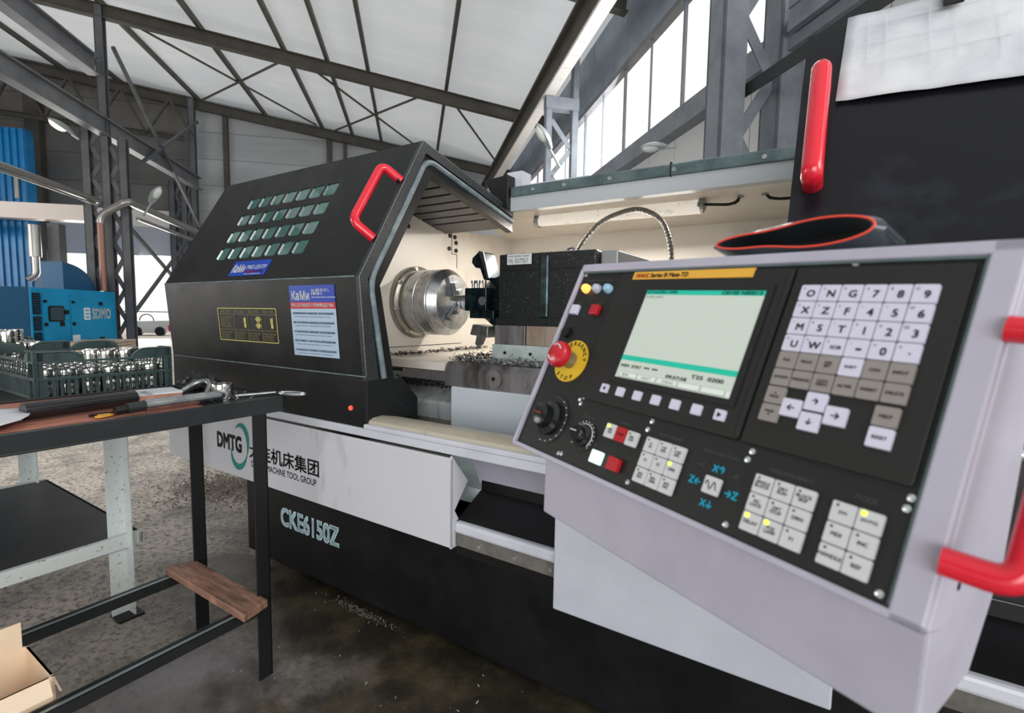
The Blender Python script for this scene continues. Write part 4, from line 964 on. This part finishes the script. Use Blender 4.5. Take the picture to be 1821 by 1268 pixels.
for i in range(4):
    for j in range(3 if i else 4): ring((-.90 + i * .065, -.75 + j * .065, 1.0), 'turned steel ring in the fourth layer of the rear crate heap', 'rings in the rear crate heap, fourth layer', sc=1.09)
for i, j in ((0, 1), (1, 1), (0, 0), (1, 0), (2, 0)): ring((-.86 + i * .067, -.74 + j * .067, 1.0505), 'turned steel ring at the very top of the rear crate heap', 'rings in the rear crate heap, top layer', sc=1.1)

# ------------------------------------------------------------------ things on the bench
t = ring((.735, -.475, TZ + .001), 'single turned steel ring standing alone on the bench beside the bent clamp', None)
if 'group' in t: del t['group']
g = G().tube([(.69, -.905, TZ + .022), (.661, -.672, TZ + .022)], .021, 16).tube([(.661, -.674, TZ + .022), (.6605, -.667, TZ + .022)], [.021, .014], 16)
t = thing1(g, 'black_tool_bar', mat('glossy_black_bar', (22, 24, 27), .18, coat=.3), 'long glossy black round tool bar lying behind the paper on the bench', 'tool', F=FL, smooth=True)
build(G().box(.48, .60, -.98, -.70, TZ + .001, TZ + .006), 'tmp', M_frameb, None) if False else None
t = root('cutter_box', 'brown cardboard tool box with white torn label strip, right of the black bar', 'box', FL, (.63, -.62, TZ))
FX = FL @ Matrix.Translation((.63, -.608, TZ)) @ Matrix.Rotation(math.radians(-8), 4, 'Z')
build(G().box(-.05, .05, -.052, .052, .001, .026), 'box_body', mat('red_brown_card', (142, 92, 76), .6, rgb2=(180, 140, 120), scale=20), t, FX, bev=.001)
build(G().box(-.052, .052, -.053, .053, .026, .031), 'label_strip', M_paper, t, FX)
text('N 1/16', FX, -.0, -.04, .08, .02, M_print_k, t, z=.0316)
g = G().tube(bend([(.615, -.545, TZ + .012), (.635, -.485, TZ + .05), (.68, -.475, TZ + .045), (.715, -.515, TZ + .01)], .03), .0085, 12).tube([(.60, -.53, TZ + .010), (.62, -.50, TZ + .03)], .007, 10)
thing1(g, 'bent_clamp', M_tool, 'bent steel clamp rod standing between the tool box and the lone ring', 'clamp', F=FL, smooth=True)
t = root('boring_bar_tool', 'long silver round bar with a stepped dark end at the front edge of the bench', 'tool', FL, (.80, -.66, TZ))
build(G().tube([(.791, -.70, TZ + .018), (.773, -.505, TZ + .018)], .0155, 18).tube([(.773, -.505, TZ + .018), (.771, -.49, TZ + .018)], [.0155, .009], 18), 'bar', M_steel, t, smooth=True)
build(G().tube([(.795, -.74, TZ + .017), (.791, -.70, TZ + .018)], .0135, 16), 'stepped_shank', M_frame, t, smooth=True)
build(G().tube([(.797, -.765, TZ + .015), (.795, -.74, TZ + .016)], .010, 14), 'tip', M_dark, t, smooth=True)
t = root('ring_spanner', 'thin steel hook spanner overhanging the right end of the bench', 'spanner', FL, (.80, -.37, TZ))
build(G().tube([(.76, -.45, TZ + .008), (.80, -.345, TZ + .01)], .005, 10), 'shank', M_tool, t, smooth=True)
build(G().tube([V3((.845, -.318, TZ + .008)) + V3((math.cos(a * PI / 12) * .045, math.sin(a * PI / 12) * .022 + math.cos(a * PI / 12) * .01, 0)) for a in range(24)], .004, 8, closed=True), 'ring_end', M_screw, t, smooth=True)
for i, (x, y, r_, lab) in enumerate(((.772, -.778, .3, 'yellow plastic slip nearer the bench edge'), (.752, -.765, -.1, 'yellow plastic slip farther from the bench edge'))):
    FQ = FL @ Matrix.Translation((x, y, TZ + .001 + i * .0)) @ Matrix.Rotation(r_, 4, 'Z')
    thing1(G().prism(rrect(0, 0, .02, .04, .008), 0, .003, XY), 'yellow_slip', M_yel2, lab, 'plastic slip', F=FQ)
thing1(G().box(.742, .75, -.80, -.755, TZ, TZ + .006).box(.755, .762, -.76, -.73, TZ, TZ + .008), 'small_hook_tool', M_dark, 'thin dark hooked tool tip beside the yellow slips', 'tool', F=FL)
nx, ny = 16, 10; g = G()
cor = [(.70, -1.25), (.56, -1.25), (.62, -.80), (.80, -.93)]
for j in range(ny + 1):
    for i in range(nx + 1):
        u, v = i / nx, j / ny
        x = (.46 * (1 - u) + .64 * u) if v > .99 else 0
        a = V3((.40, -1.35, 0)).lerp(V3((.815, -1.35, 0)), v); b = V3((.46, -.93, 0)).lerp(V3((.80, -.975, 0)), v)
        p = a.lerp(b, u) + V3((0, .07 * math.sin(PI * v) ** .7 * u * v * 1.6, 0))
        g.v.append(V3((p.x, p.y, TZ + .004 + .02 * math.sin(v * 2.4) * (1 - abs(2 * v - 1) * .3) * (.6 + .4 * u))))
for j in range(ny):
    for i in range(nx): a = j * (nx + 1) + i; g.f.append([a, a + 1, a + nx + 2, a + nx + 1])
o = thing1(g, 'white_paper', M_paper, 'white sheet of paper lying curved on the bench at the left edge', 'paper', F=FL, smooth=True)
sd_ = o.modifiers.new('s', 'SOLIDIFY'); sd_.thickness = .0008
# oily black rag heap at the back corner
g = G(); nn = 26; base = 0
for i in range(nn // 2 + 1):
    th = PI / 2 * i / (nn // 2)
    for k in range(nn):
        a = 2 * PI * k / nn; q = V3((math.cos(a) * math.cos(th), math.sin(a) * math.cos(th), math.sin(th)))
        f = 1 + .45 * mnoise.noise(q * 2.3) + .22 * mnoise.noise(q * 6 + V3((3, 1, 2)))
        g.v.append(V3((.50 + q.x * .10 * f, -.43 + q.y * .05 * f, TZ + .002 + max(0, q.z * .05 * f))))
for i in range(nn // 2):
    for k in range(nn): g.f.append([i * nn + k, i * nn + (k + 1) % nn, (i + 1) * nn + (k + 1) % nn, (i + 1) * nn + k])
thing1(g, 'black_rag', M_rag, 'crumpled oily black rag at the far right corner of the bench', 'rag', F=FL, smooth=True)
chips('bench_chips', 60, lambda: (random.uniform(.6, .8), random.uniform(-.53, -.36), TZ + .001), M_chip, None, (.002, .005), 'fine steel chips scattered on the right end of the bench')

# cardboard box on the floor at the lower left
t = root('cardboard_box', 'open cream cardboard box on the floor in the lower left corner', 'box', FL, (.55, -1.15, 0))
bx0, bx1, by0, by1, bh = .60, .795, -1.35, -.905, .30
w_ = .005
build(G().box(bx0, bx1, by0, by1, 0, .005), 'bottom', M_card, t)
build(G().box(bx0, bx0 + w_, by0, by1, 0, bh), 'side_panel', M_card, t); build(G().box(bx1 - w_, bx1, by0, by1, 0, bh), 'side_panel', M_card, t)
build(G().box(bx0, bx1, by0, by0 + w_, 0, bh), 'side_panel', M_card, t); build(G().box(bx0, bx1, by1 - w_, by1, 0, bh), 'side_panel', M_card, t)
build(G().prism([(bx0, bh), (bx0 + w_, bh), (bx0 + .004, bh + .066), (bx0, bh + .066)], by0, by1 - .01, lambda a, c, t_: (a, t_, c)), 'flap', M_card, t)
build(G().prism([(bx1 - w_, bh), (bx1, bh), (bx1 + .016, bh - .035), (bx1 + .02, bh - .035)], by0, by1 - .01, lambda a, c, t_: (a, t_, c)), 'flap', M_card, t)
build(G().prism([(by1 - w_, bh), (by1, bh), (by1 + .014, bh - .05), (by1 + .010, bh - .05)], bx0 + .01, bx1 - .01, YZ), 'flap', M_card, t)

# chips on the floor
def floorchip():
    while True:
        x, y = random.uniform(.55, 2.5), random.uniform(-1.3, 0.0)
        if random.random() < .25 or mnoise.noise(V3((x * 3, y * 3, 5))) > .15: return (x, y, .001)
chips('floor_chips', 260, floorchip, M_chip, None, (.002, .0055), 'bright steel chips scattered over the oily floor in front of the lathe')
chips('floor_chips', 1800, lambda: (gz(-.95, .22), gz(.42, .16), abs(gz(0, .025))), mat('brown_chips', (128, 116, 104), .5, .4), None, (.005, .012), 'heap of brown swarf on the floor under the left end of the lathe')
chips('floor_chips', 380, lambda: (gz(.82, .09), -.012 - abs(gz(0, .016)), abs(gz(0, .006))), mat('grey_swarf', (120, 118, 108), .5, .4), None, (.002, .005), 'small grey swarf ridge on the floor along the black lathe base')

# ================================================================== THE CONTROL CONSOLE
CT = root('control_console', 'grey control console with black panel, screen and keyboard in the right foreground', 'console', FU, (.25, .1, -.11))
hx0, hx1 = -.008, .522
sn, cs_ = math.sin(math.radians(24.7)), math.cos(math.radians(24.7))
def fp(d, n): return (d * sn - n * cs_, d * cs_ + n * sn)      # face (up, out) -> upright (depth, up)
UP = lambda a, c, t_: (t_, a, c)                                 # (depth, up) profile swept along x
A = fp(-.010, .004); B_ = fp(.306, .004)
prf = [A, fp(-.012, -.004), (.020, -.020), (.020, -.105), (.03, -.108), (.14, -.10), (.185, -.04), (.20, .10), (.20, .264), (B_[0] + .012, .290), B_]
front_in = [fp(.0, .004), fp(.297, .004)]
build(G().prism(prf, .045, .5195, UP), 'housing', M_ch, CT, FU, bev=.003) if False else None
# lower box (shorter) and upper housing (full width, with a raised rim)
build(G().prism([(.020, .0), (.020, -.105), (.03, -.108), (.14, -.10), (.185, -.04), (.19, .05), (.05, .05)], .045, .519, UP), 'lower_box', M_ch, CT, FU, bev=.003)
up_ = [fp(-.009, -.006), (.030, -.018), (.188, -.018), (.20, .10), (.20, .272), (B_[0] + .012, .2815), fp(.306, -.006)]
build(G().prism(up_, hx0, hx1, UP), 'housing', M_ch, CT, FU, bev=.003)
rim = G().box(hx0, hx1, -.009, -.002, -.006, .006).box(hx0, hx1, .295, .308, -.006, .006).box(hx0, -.0015, -.009, .308, -.006, .006).box(.4995, hx1, -.009, .308, -.006, .006)
build(rim, 'front_rim', M_ch, CT, FC, bev=.002)
face = build(G().box(-.002, .500, -.0025, .296, -.004, .0), 'face_plate', M_face, CT, FC)
build(G().box(-.002, .5005, .2925, .2955, 0, .0035).box(.4975, .5005, 0, .2955, 0, .0035), 'bright_edge_trim', M_alu, CT, FC)
# screen unit bezel
build(G().prism(rrect(.2175, .19, .255, .198, .004), 0, .004, XY).prism([(.340, .094), (.3445, .094), (.3445, .285), (.340, .285)], .004, .006, XY), 'screen_unit', M_face2, CT, FC, bev=.001)
build(G().prism(rrect(.42, .19, .146, .198, .004), 0, .0035, XY), 'keyboard_unit', M_face2, CT, FC, bev=.001)
sx0, sx1, sy0, sy1 = .151, .322, .131, .261
g = G().prism([(sx0 - .008, sy0 - .008), (sx1 + .008, sy0 - .008), (sx1, sy0), (sx0, sy0)], .004, .0055, XY).prism([(sx0 - .008, sy1 + .008), (sx0, sy1), (sx1, sy1), (sx1 + .008, sy1 + .008)], .004, .0055, XY)
g.prism([(sx0 - .008, sy0 - .008), (sx0, sy0), (sx0, sy1), (sx0 - .008, sy1 + .008)], .004, .0055, XY).prism([(sx1, sy0), (sx1 + .008, sy0 - .008), (sx1 + .008, sy1 + .008), (sx1, sy1)], .004, .0055, XY)
build(g, 'screen_surround', M_face, CT, FC)
scr = build(G().box(sx0, sx1, sy0, sy1, .004, .0046), 'screen', M_screen, CT, FC)
build(G().box(sx0, sx1, sy1 - .0065, sy1, .0046, .0048), 'title_bar', M_scrteal, scr, FC); build(G().box(sx0, sx1, .1565, .1635, .0046, .0048), 'teal_bar', M_scrteal, scr, FC)
M_scrt = mat('lcd_text', (70, 84, 80), .5)
text('ACTUAL(MEM.) /OPER', FC, sx0 + .002, sy1 - .0055, .050, .0042, mat('lcd_teal_text', (8, 92, 80), .5), scr, bold=.02, z=.0052)
text('O0100 N00013', FC, sx1 - .054, sy1 - .0055, .05, .0044, MATS['lcd_teal_text'], scr, bold=.02, z=.0052)
text('(TOOL NET)', FC, sx0 + .002, sy1 - .0125, .030, .0038, M_scrt, scr, z=.0052)
text('MEM  STRT  ***  ***', FC, sx0 + .004, .1465, .062, .0042, M_scrt, scr, bold=.02, z=.0052)
text('T25  0200', FC, sx1 - .055, .1465, .042, .0045, M_scrt, scr, bold=.02, z=.0052)
text('09:57:58', FC, sx0 + .081, .1415, .030, .0042, M_scrt, scr, bold=.02, z=.0052)
M_sk = mat('lcd_softkey', (196, 204, 196), .35, emit=.35, ec=(200, 208, 200)); M_skd = mat('lcd_softkey_shadow', (120, 130, 122), .35, emit=.2, ec=(120, 130, 122))
for k in range(5):
    a0 = sx0 + .006 + k * .0318
    b_ = build(G().box(a0, a0 + .0303, .1322, .1397, .0046, .00475), 'softkey_label', M_skd, scr, FC)
    build(G().box(a0 + .0006, a0 + .0297, .1330, .1393, .00475, .0049), 'softkey_face', M_sk, scr, FC)
text('BRK', FC, sx0 + .012, .1342, .012, .0036, M_scrt, scr, z=.0052); text('NEXT', FC, sx0 + .046, .1342, .015, .0036, M_scrt, scr, z=.0052); text('STRNG', FC, sx0 + .078, .1342, .017, .0036, MATS['lcd_teal_text'], scr, z=.0052)
build(G().box(sx1 - .0055, sx1 - .001, .1325, .139, .0046, .0049), 'softkey_arrow', M_sk, scr, FC)
ys = build(G().prism([(.114, .2835), (.2975, .2765), (.2995, .2835), (.116, .2905)], .004, .0046, XY) if False else G().box(.114, .299, .2785, .2905, .0, .0046), 'brand_strip', M_yel2, CT, FC)
text('FANUC', FC, .120, .2812, .024, .0062, M_stred, ys, bold=.018, z=.0052); text('Series 0i Mate-TD', FC, .147, .2812, .062, .0062, M_print_k, ys, bold=.018, z=.0052)
# key maker
KM = {}
def key(cx, cy, w, h, m, legend=None, lm=M_print_k, z=.0035, hgt=.0035, fs=None, led=None, name='key', lw=None):
    k = (round(w, 4), round(h, 4), m.name, z)
    if k not in KM:
        o = build(G().prism(rrect(0, 0, w, h, .0012), 0, hgt, XY), name, m, CT, FC @ Matrix.Translation((0, 0, 0)), bev=.0006)
        KM[k] = o.data; bpy.data.objects.remove(o)
    o = bpy.data.objects.new(name, KM[k]); COL.objects.link(o); o.parent = CT
    B = W[CT].inverted() @ FC
    o.matrix_basis = Matrix.Translation((B @ V3((cx, cy, z))) - (B @ V3((0, 0, 0))))
    W[o] = W[CT] @ o.matrix_basis
    if legend: text(legend, FC, cx, cy, lw, fs or h * .36, lm, o, 'legend', bold=.015, z=z + hgt + .0004, centre=True)
    if led is not None:
        l = build(G().cyl((cx - w * .27, cy + h * .32, z + hgt - .001), (cx - w * .27, cy + h * .32, z + hgt + (.0008 if led else .0004)), .0021 if led else .0011, n=12), 'led', M_led if led else M_ledoff, o, FC)
    return o
# soft keys under the screen
for i, x in enumerate((.1385, .1675, .197, .2265, .2555, .285, .3145)):
    o = key(x + .004, .1115, .0125, .012, M_keyv, {0: '◀', 6: '▶'}.get(i), fs=.0055, name='soft_key')
# MDI keyboard
L1 = 'O N G 7 8 9 X Z F 4 5 6 M S T 1 2 3 U W EOB - 0 .'.split()
S1 = 'P Q R A B D C Y L [ ] SP I K J , # = H V E / * +'.split()
kw, kh, px, py = .0182, .0176, .01925, .0188
for i in range(24):
    c, r = i % 6, i // 6; cx = .3595 + kw / 2 + c * px; cy = .2665 - kh / 2 - r * py
    o = key(cx, cy, kw, kh, M_keyv); l = L1[i]
    text(l, FC, cx + .002, cy - .001, None if l not in ('-', '.') else (.004 if l == '-' else .0012), .0072 if len(l) < 2 and l not in '-.' else (.0035 if l == 'EOB' else None), M_print_k, o, 'legend', bold=.015, z=.0075, centre=True)
    text(S1[i], FC, cx - .0055, cy + .0045, None, .0025, M_print_k, o, 'small_legend', z=.0075, centre=True)
Lr5 = ['POS', 'PROG', 'OFS\nSET', 'SHIFT', 'CAN', 'INPUT']; Lr6 = ['SYSTEM', 'MESSAGE', 'CSTM\nGRPH', 'ALTER', 'INSERT', 'DELETE']
for r, LL in ((4, Lr5), (5, Lr6)):
    for c in range(6):
        cx = .3595 + kw / 2 + c * px; cy = .2665 - kh / 2 - r * py
        key(cx, cy, kw, kh, M_keyv if (r, c) == (4, 3) else M_keyb, LL[c], fs=.0028 if '\n' not in LL[c] else .006)
for x, y, m, l in ((.3686, .1445, M_keyb, '↑\nPAGE'), (.3686, .1255, M_keyb, 'PAGE\n↓'), (.407, .1445, M_keyv, '↑'), (.387, .1345, M_keyv, '←'), (.4265, .1345, M_keyv, '→'), (.4065, .1245, M_keyv, '↓'), (.4635, .1425, M_keyb, 'HELP'), (.4635, .1235, M_keyv, 'RESET')):
    key(x, y, kw, kh, m, l, fs=.006 if len(l) > 5 or len(l) == 1 else .003)
# machine keys
def keygrid(x0, y1, nc, nr, w, h, p, q, labs, leds, m=M_key):
    for i in range(nc * nr):
        c, r = i % nc, i // nc; lab = labs[i]
        key(x0 + w / 2 + c * p, y1 - h / 2 - r * q, w, h, m, lab, lm=mat('dark_grey_print', (70, 74, 76), .5), z=.001, led=(i in leds), fs=.0066 if '\n' in lab else .0032)
keygrid(.2372, .0665, 3, 3, .0178, .0178, .019, .0187, ['×1\nF0', '×10\n25%', '×100\n50%', 'F1', 'F2', '100%', 'SPD\nDEC', 'SPD\n100%', 'SPD\nINC'], {5})
keygrid(.3748, .0643, 3, 3, .0178, .0178, .019, .0187, ['SINGLE\nBLOCK', 'DRY\nRUN', 'BLOCK\nSKIP', 'MC\nLOCK', 'OPT\nSTOP', 'DRN', 'DELAY', 'POS\nLAMP', 'F1'], {6, 7})
keygrid(.4442, .0630, 2, 3, .0185, .0175, .0195, .0185, ['JOG', '(AUTO)', 'MDI', 'INC', 'HANDLE', 'REF'], {1})
key(.178, .0587, .0175, .0185, M_key, 'SPD\nON', z=.001, led=True, fs=.0066); key(.1965, .0582, .0175, .0185, M_redbtn, 'STOP', z=.001, fs=.0032); key(.2155, .0575, .0175, .0185, M_key, 'SPD\nCW', z=.001, led=False, fs=.0066)
key(.172, .0205, .0175, .0165, M_lit, z=.001, hgt=.006, name='lit_button'); key(.203, .0205, .0185, .0165, M_redbtn, z=.001, hgt=.006, name='red_button')
key(.3345, .0378, .018, .018, M_key, None, z=.001, name='rapid_key')
wv = [(.3275 + .0012 * i, .0378 + .0045 * math.sin(i * .95) ) for i in range(12)]
build(G().tube([(a, b, .0049) for a, b in wv], .0005, 6), 'wave_symbol', M_print_k, CT, FC)
for s, x, y in (('X↑', .3345, .0565), ('X↓', .333, .0185), ('Z←', .3125, .0375), ('→Z', .3555, .036)):
    text(s, FC, x, y, .0135, .0075, M_cyan, face, 'axis_legend', bold=.018, z=.0008, centre=True)
for x, y in ((.3145, .0555), (.3545, .0545)): text('+C' if x < .33 else '-C', FC, x, y, None, .005, M_print_dim, face, z=.0008, centre=True)
text('FEEDRATE', FC, .118, .0665, .022, .0026, M_print_dim, face, z=.0008); text('SPINDLE', FC, .186, .0725, .018, .0028, M_print_dim, face, z=.0008); text('RAPID OVERRIDE', FC, .25, .0725, .032, .0028, M_print_dim, face, z=.0008)
text('AXIS DIRECTION', FC, .31, .0705, .042, .0028, M_print_dim, face, z=.0008); text('FUNCTION SELECT', FC, .384, .0705, .040, .0032, M_print_dim, face, z=.0008); text('MODE', FC, .457, .0695, .017, .0042, M_print_dim, face, bold=.02, z=.0008)
text('CYCLE', FC, .15, .034, .012, .0026, M_print_dim, face, z=.0008); text('POWER  READY  ALARM', FC, .012, .2785, .062, .0026, M_print_dim, face, z=.0008); text('START', FC, .008, .239, .016, .0026, M_print_dim, face, z=.0008); text('STOP', FC, .054, .239, .016, .0026, M_print_dim, face, z=.0008)
text('%', FC, .131, .0115, .004, .004, M_print_dim, face, z=.0008)
# indicator lamps, square buttons, screws
for x, m, nm in ((.0205, M_amber, 'amber_lamp'), (.0450, M_lampw, 'clear_lamp'), (.0700, mat('pale_blue_lamp', (150, 190, 215), .2), 'pale_blue_lamp')):
    build(G().rev([(0, .0075), (.006, .0072), (.010, .005), (.0115, .0)], (x, .2645, 0), (0, 0, 1), 20, caps=False), nm, m, CT, FC, smooth=True)
build(G().prism(rrect(.0145, .2265, .016, .016, .001), 0, .007, XY), 'white_button', M_keyv, CT, FC, bev=.001)
build(G().prism(rrect(.061, .2275, .016, .016, .001), 0, .008, XY), 'red_button', M_redbtn, CT, FC, bev=.001)
build(G().cyl((.014, .187, 0), (.014, .187, .006), .009, n=20), 'key_switch', M_dark, CT, FC, smooth=True)
for x, y in ((.233, .086), (.231, .075), (.230, .007), (.362, .084), (.360, .075), (.360, .007), (.4935, .083), (.4925, .074), (.491, .005), (.099, .089), (.106, .0935), (.1035, .083), (.2, .2925), (.4, .293), (.004, .290), (.128, .2935), (.098, .006), (.104, .007)):
    build(G().rev([(0, .0032), (.0012, .003), (.002, .0)], (x, y, 0), (0, 0, 1), 12, caps=False), 'panel_screw', M_screw, CT, FC, smooth=True)
build(G().tube([(.088, .0965, .0), (.49, .0865, .0)], .0005, 5), 'panel_seam', M_face2, CT, FC)
# emergency stop
es_ = build(G().cyl((.050, .142, 0), (.050, .142, .002), .034, n=40), 'yellow_stop_label', M_yel, CT, FC, smooth=True)
def around(s, c, r, a0, a1, h, m, par):
    n = len(s)
    for i, chh in enumerate(s):
        a = math.radians(a0 + (a1 - a0) * i / max(1, n - 1)); ct, st_ = math.cos(a), math.sin(a); sg = 1 if a0 > a1 else -1
        F2 = FC @ fr(V3((c[0] + r * ct, c[1] + r * st_, 0)), V3((st_ * sg, -ct * sg, 0)), V3((ct * sg, st_ * sg, 0)), V3((0, 0, 1)))
        text(chh, F2, 0, 0, None, h, m, par, 'letter', bold=.02, z=.0026, centre=True)
around('EMERGENCY', (.050, .142), .0285, 150, 10, .0062, M_print_k, es_); around('STOP', (.050, .142), .0285, 235, 300, .0062, M_print_k, es_)
ax_ = V3((0, 0, 1))
build(G().rev([(0, .013), (.018, .013), (.02, .016)], (.050, .142, 0), ax_, 24), 'stop_collar', mat('satin_collar', (150, 146, 140), .35, .8), CT, FC, smooth=True)
mb = build(G().rev([(.020, .012), (.022, .0195), (.030, .0205), (.035, .0185), (.038, .013), (.039, 0)], (.050, .142, 0), ax_, 32, caps=False), 'stop_button', mat('stop_red', (190, 30, 44), .3, coat=.3), CT, FC, smooth=True)
for a0 in (30, 210): build(G().tube([(.050 + .0125 * math.cos(math.radians(a0 + k * 10)), .142 + .0125 * math.sin(math.radians(a0 + k * 10)), .0384) for k in range(10)], .0008, 6), 'turn_arrow', M_print_w, mb, FC)
# override knobs
def knob(cx, cy, r, h, ticks, par_name, a0=-40, a1=220):
    d = build(G().cyl((cx, cy, 0), (cx, cy, .001), r * 1.5, n=40), 'knob_scale', M_face, CT, FC, smooth=True)
    g = G()
    for i in range(ticks):
        a = math.radians(a0 + (a1 - a0) * i / (ticks - 1)); g.sphere((cx + r * 1.33 * math.cos(a), cy + r * 1.33 * math.sin(a), .0012), .0011 if r > .02 else .0009, 6)
    build(g, 'scale_marks', M_print_w, d, FC)
    return build(G().rev([(0, r), (h * .3, r), (h * .45, r * .72), (h, r * .66), (h + .001, r * .6), (h + .001, 0)], (cx, cy, 0), ax_, 36, caps=False), par_name, mat('glossy_knob_black', (18, 20, 22), .25, coat=.4), CT, FC, smooth=True)
k1 = knob(.053, .048, .026, .024, 9, 'handwheel_knob', -95, 60)
build(G().tube([(.053 + .0345 * math.cos(math.radians(a)), .048 + .0345 * math.sin(math.radians(a)), .0012) for a in range(-110, 100, 8)], .0006, 5), 'scale_arc', M_print_dim, CT, FC)
build(G().prism(rrect(.050, .050, .016, .003, .001), .0252, .0256, XY), 'knob_mark', mat('dull_red_mark', (120, 40, 20), .5), k1, FC)
k2 = knob(.1315, .0405, .0155, .016, 16, 'override_knob')
build(G().tube([(.1315 + .0175 * math.cos(math.radians(a)), .0405 + .0175 * math.sin(math.radians(a)), .0012) for a in range(-40, 221, 10)], .0006, 5), 'scale_arc', M_print_w, CT, FC)
build(G().prism(rrect(.1265, .0435, .012, .0012, .0005), .0172, .0176, XY), 'pointer', M_print_w, k2, FC)
# red handle on the console side
xs = .522
hd = build(G().tube(bend([(xs, .090, .210), (xs + .042, .090, .207), (xs + .040, .014, .044), (xs, .008, .045)], .016), .0105, 16), 'side_handle', M_red, CT, FU, smooth=True)
build(G().cyl((.5195, .06, .01), (.5225, .06, .01), .004, n=12), 'side_screw', M_dark, CT, FU, smooth=True)
# stub arm that carries the console, hidden behind it
build(G().box(.20, .32, .19, .215, .02, .22), 'back_bracket', M_ch, CT, FU)
arm = build(G().beam((.26, .21, .12), (.26, .38, .12), .07, .07), 'support_arm', M_ch, CT, FU)

# speaker lying on the console
F3 = FU @ Matrix.Translation((.314, .186, .2690)) @ Matrix.Rotation(math.radians(-14), 4, 'X')
def loop(w, h, pinch, n=60):
    P_ = []
    for i in range(n):
        a = 2 * PI * i / n; x = math.cos(a) * w; y = math.sin(a) * h * (.78 + .22 * (x / w)) * (1 - pinch * math.exp(-((x / w + .28) / .42) ** 2)) + .004 * (x / w)
        P_.append((x, y))
    return P_
t = root('portable_speaker', 'black loop shaped object with orange red edging lying on top of the console', 'speaker', F3, (0, 0, -.0))
outer = loop(.097, .0250, .04); inner = loop(.086, .0190, .36); edge = loop(.0885, .0205, .32)
g = G(); n = len(outer); zc = .0235
for yy, lst in ((-.040, outer), (-.047, edge), (-.047, inner), (.012, inner), (.012, outer)):
    for x, z in lst: g.v.append(V3((x, yy, z + zc)))
for L_ in range(4):
    for k in range(n): g.f.append([L_ * n + k, L_ * n + (k + 1) % n, (L_ + 1) * n + (k + 1) % n, (L_ + 1) * n + k])
for k in range(n): g.f.append([4 * n + k, 4 * n + (k + 1) % n, (k + 1) % n, k])
build(g, 'loop_body', M_rub, t, F3, smooth=True)
build(G().tube([(x, -.047, z + zc) for x, z in edge], .0013, 8, closed=True), 'edging', M_rubor, t, F3, smooth=True)
build(G().prism([(x, z + zc) for x, z in inner], -.0, .002, lambda a, c, t_: (a, t_, c)), 'dark_core', M_dark, t, F3)

flush_text()
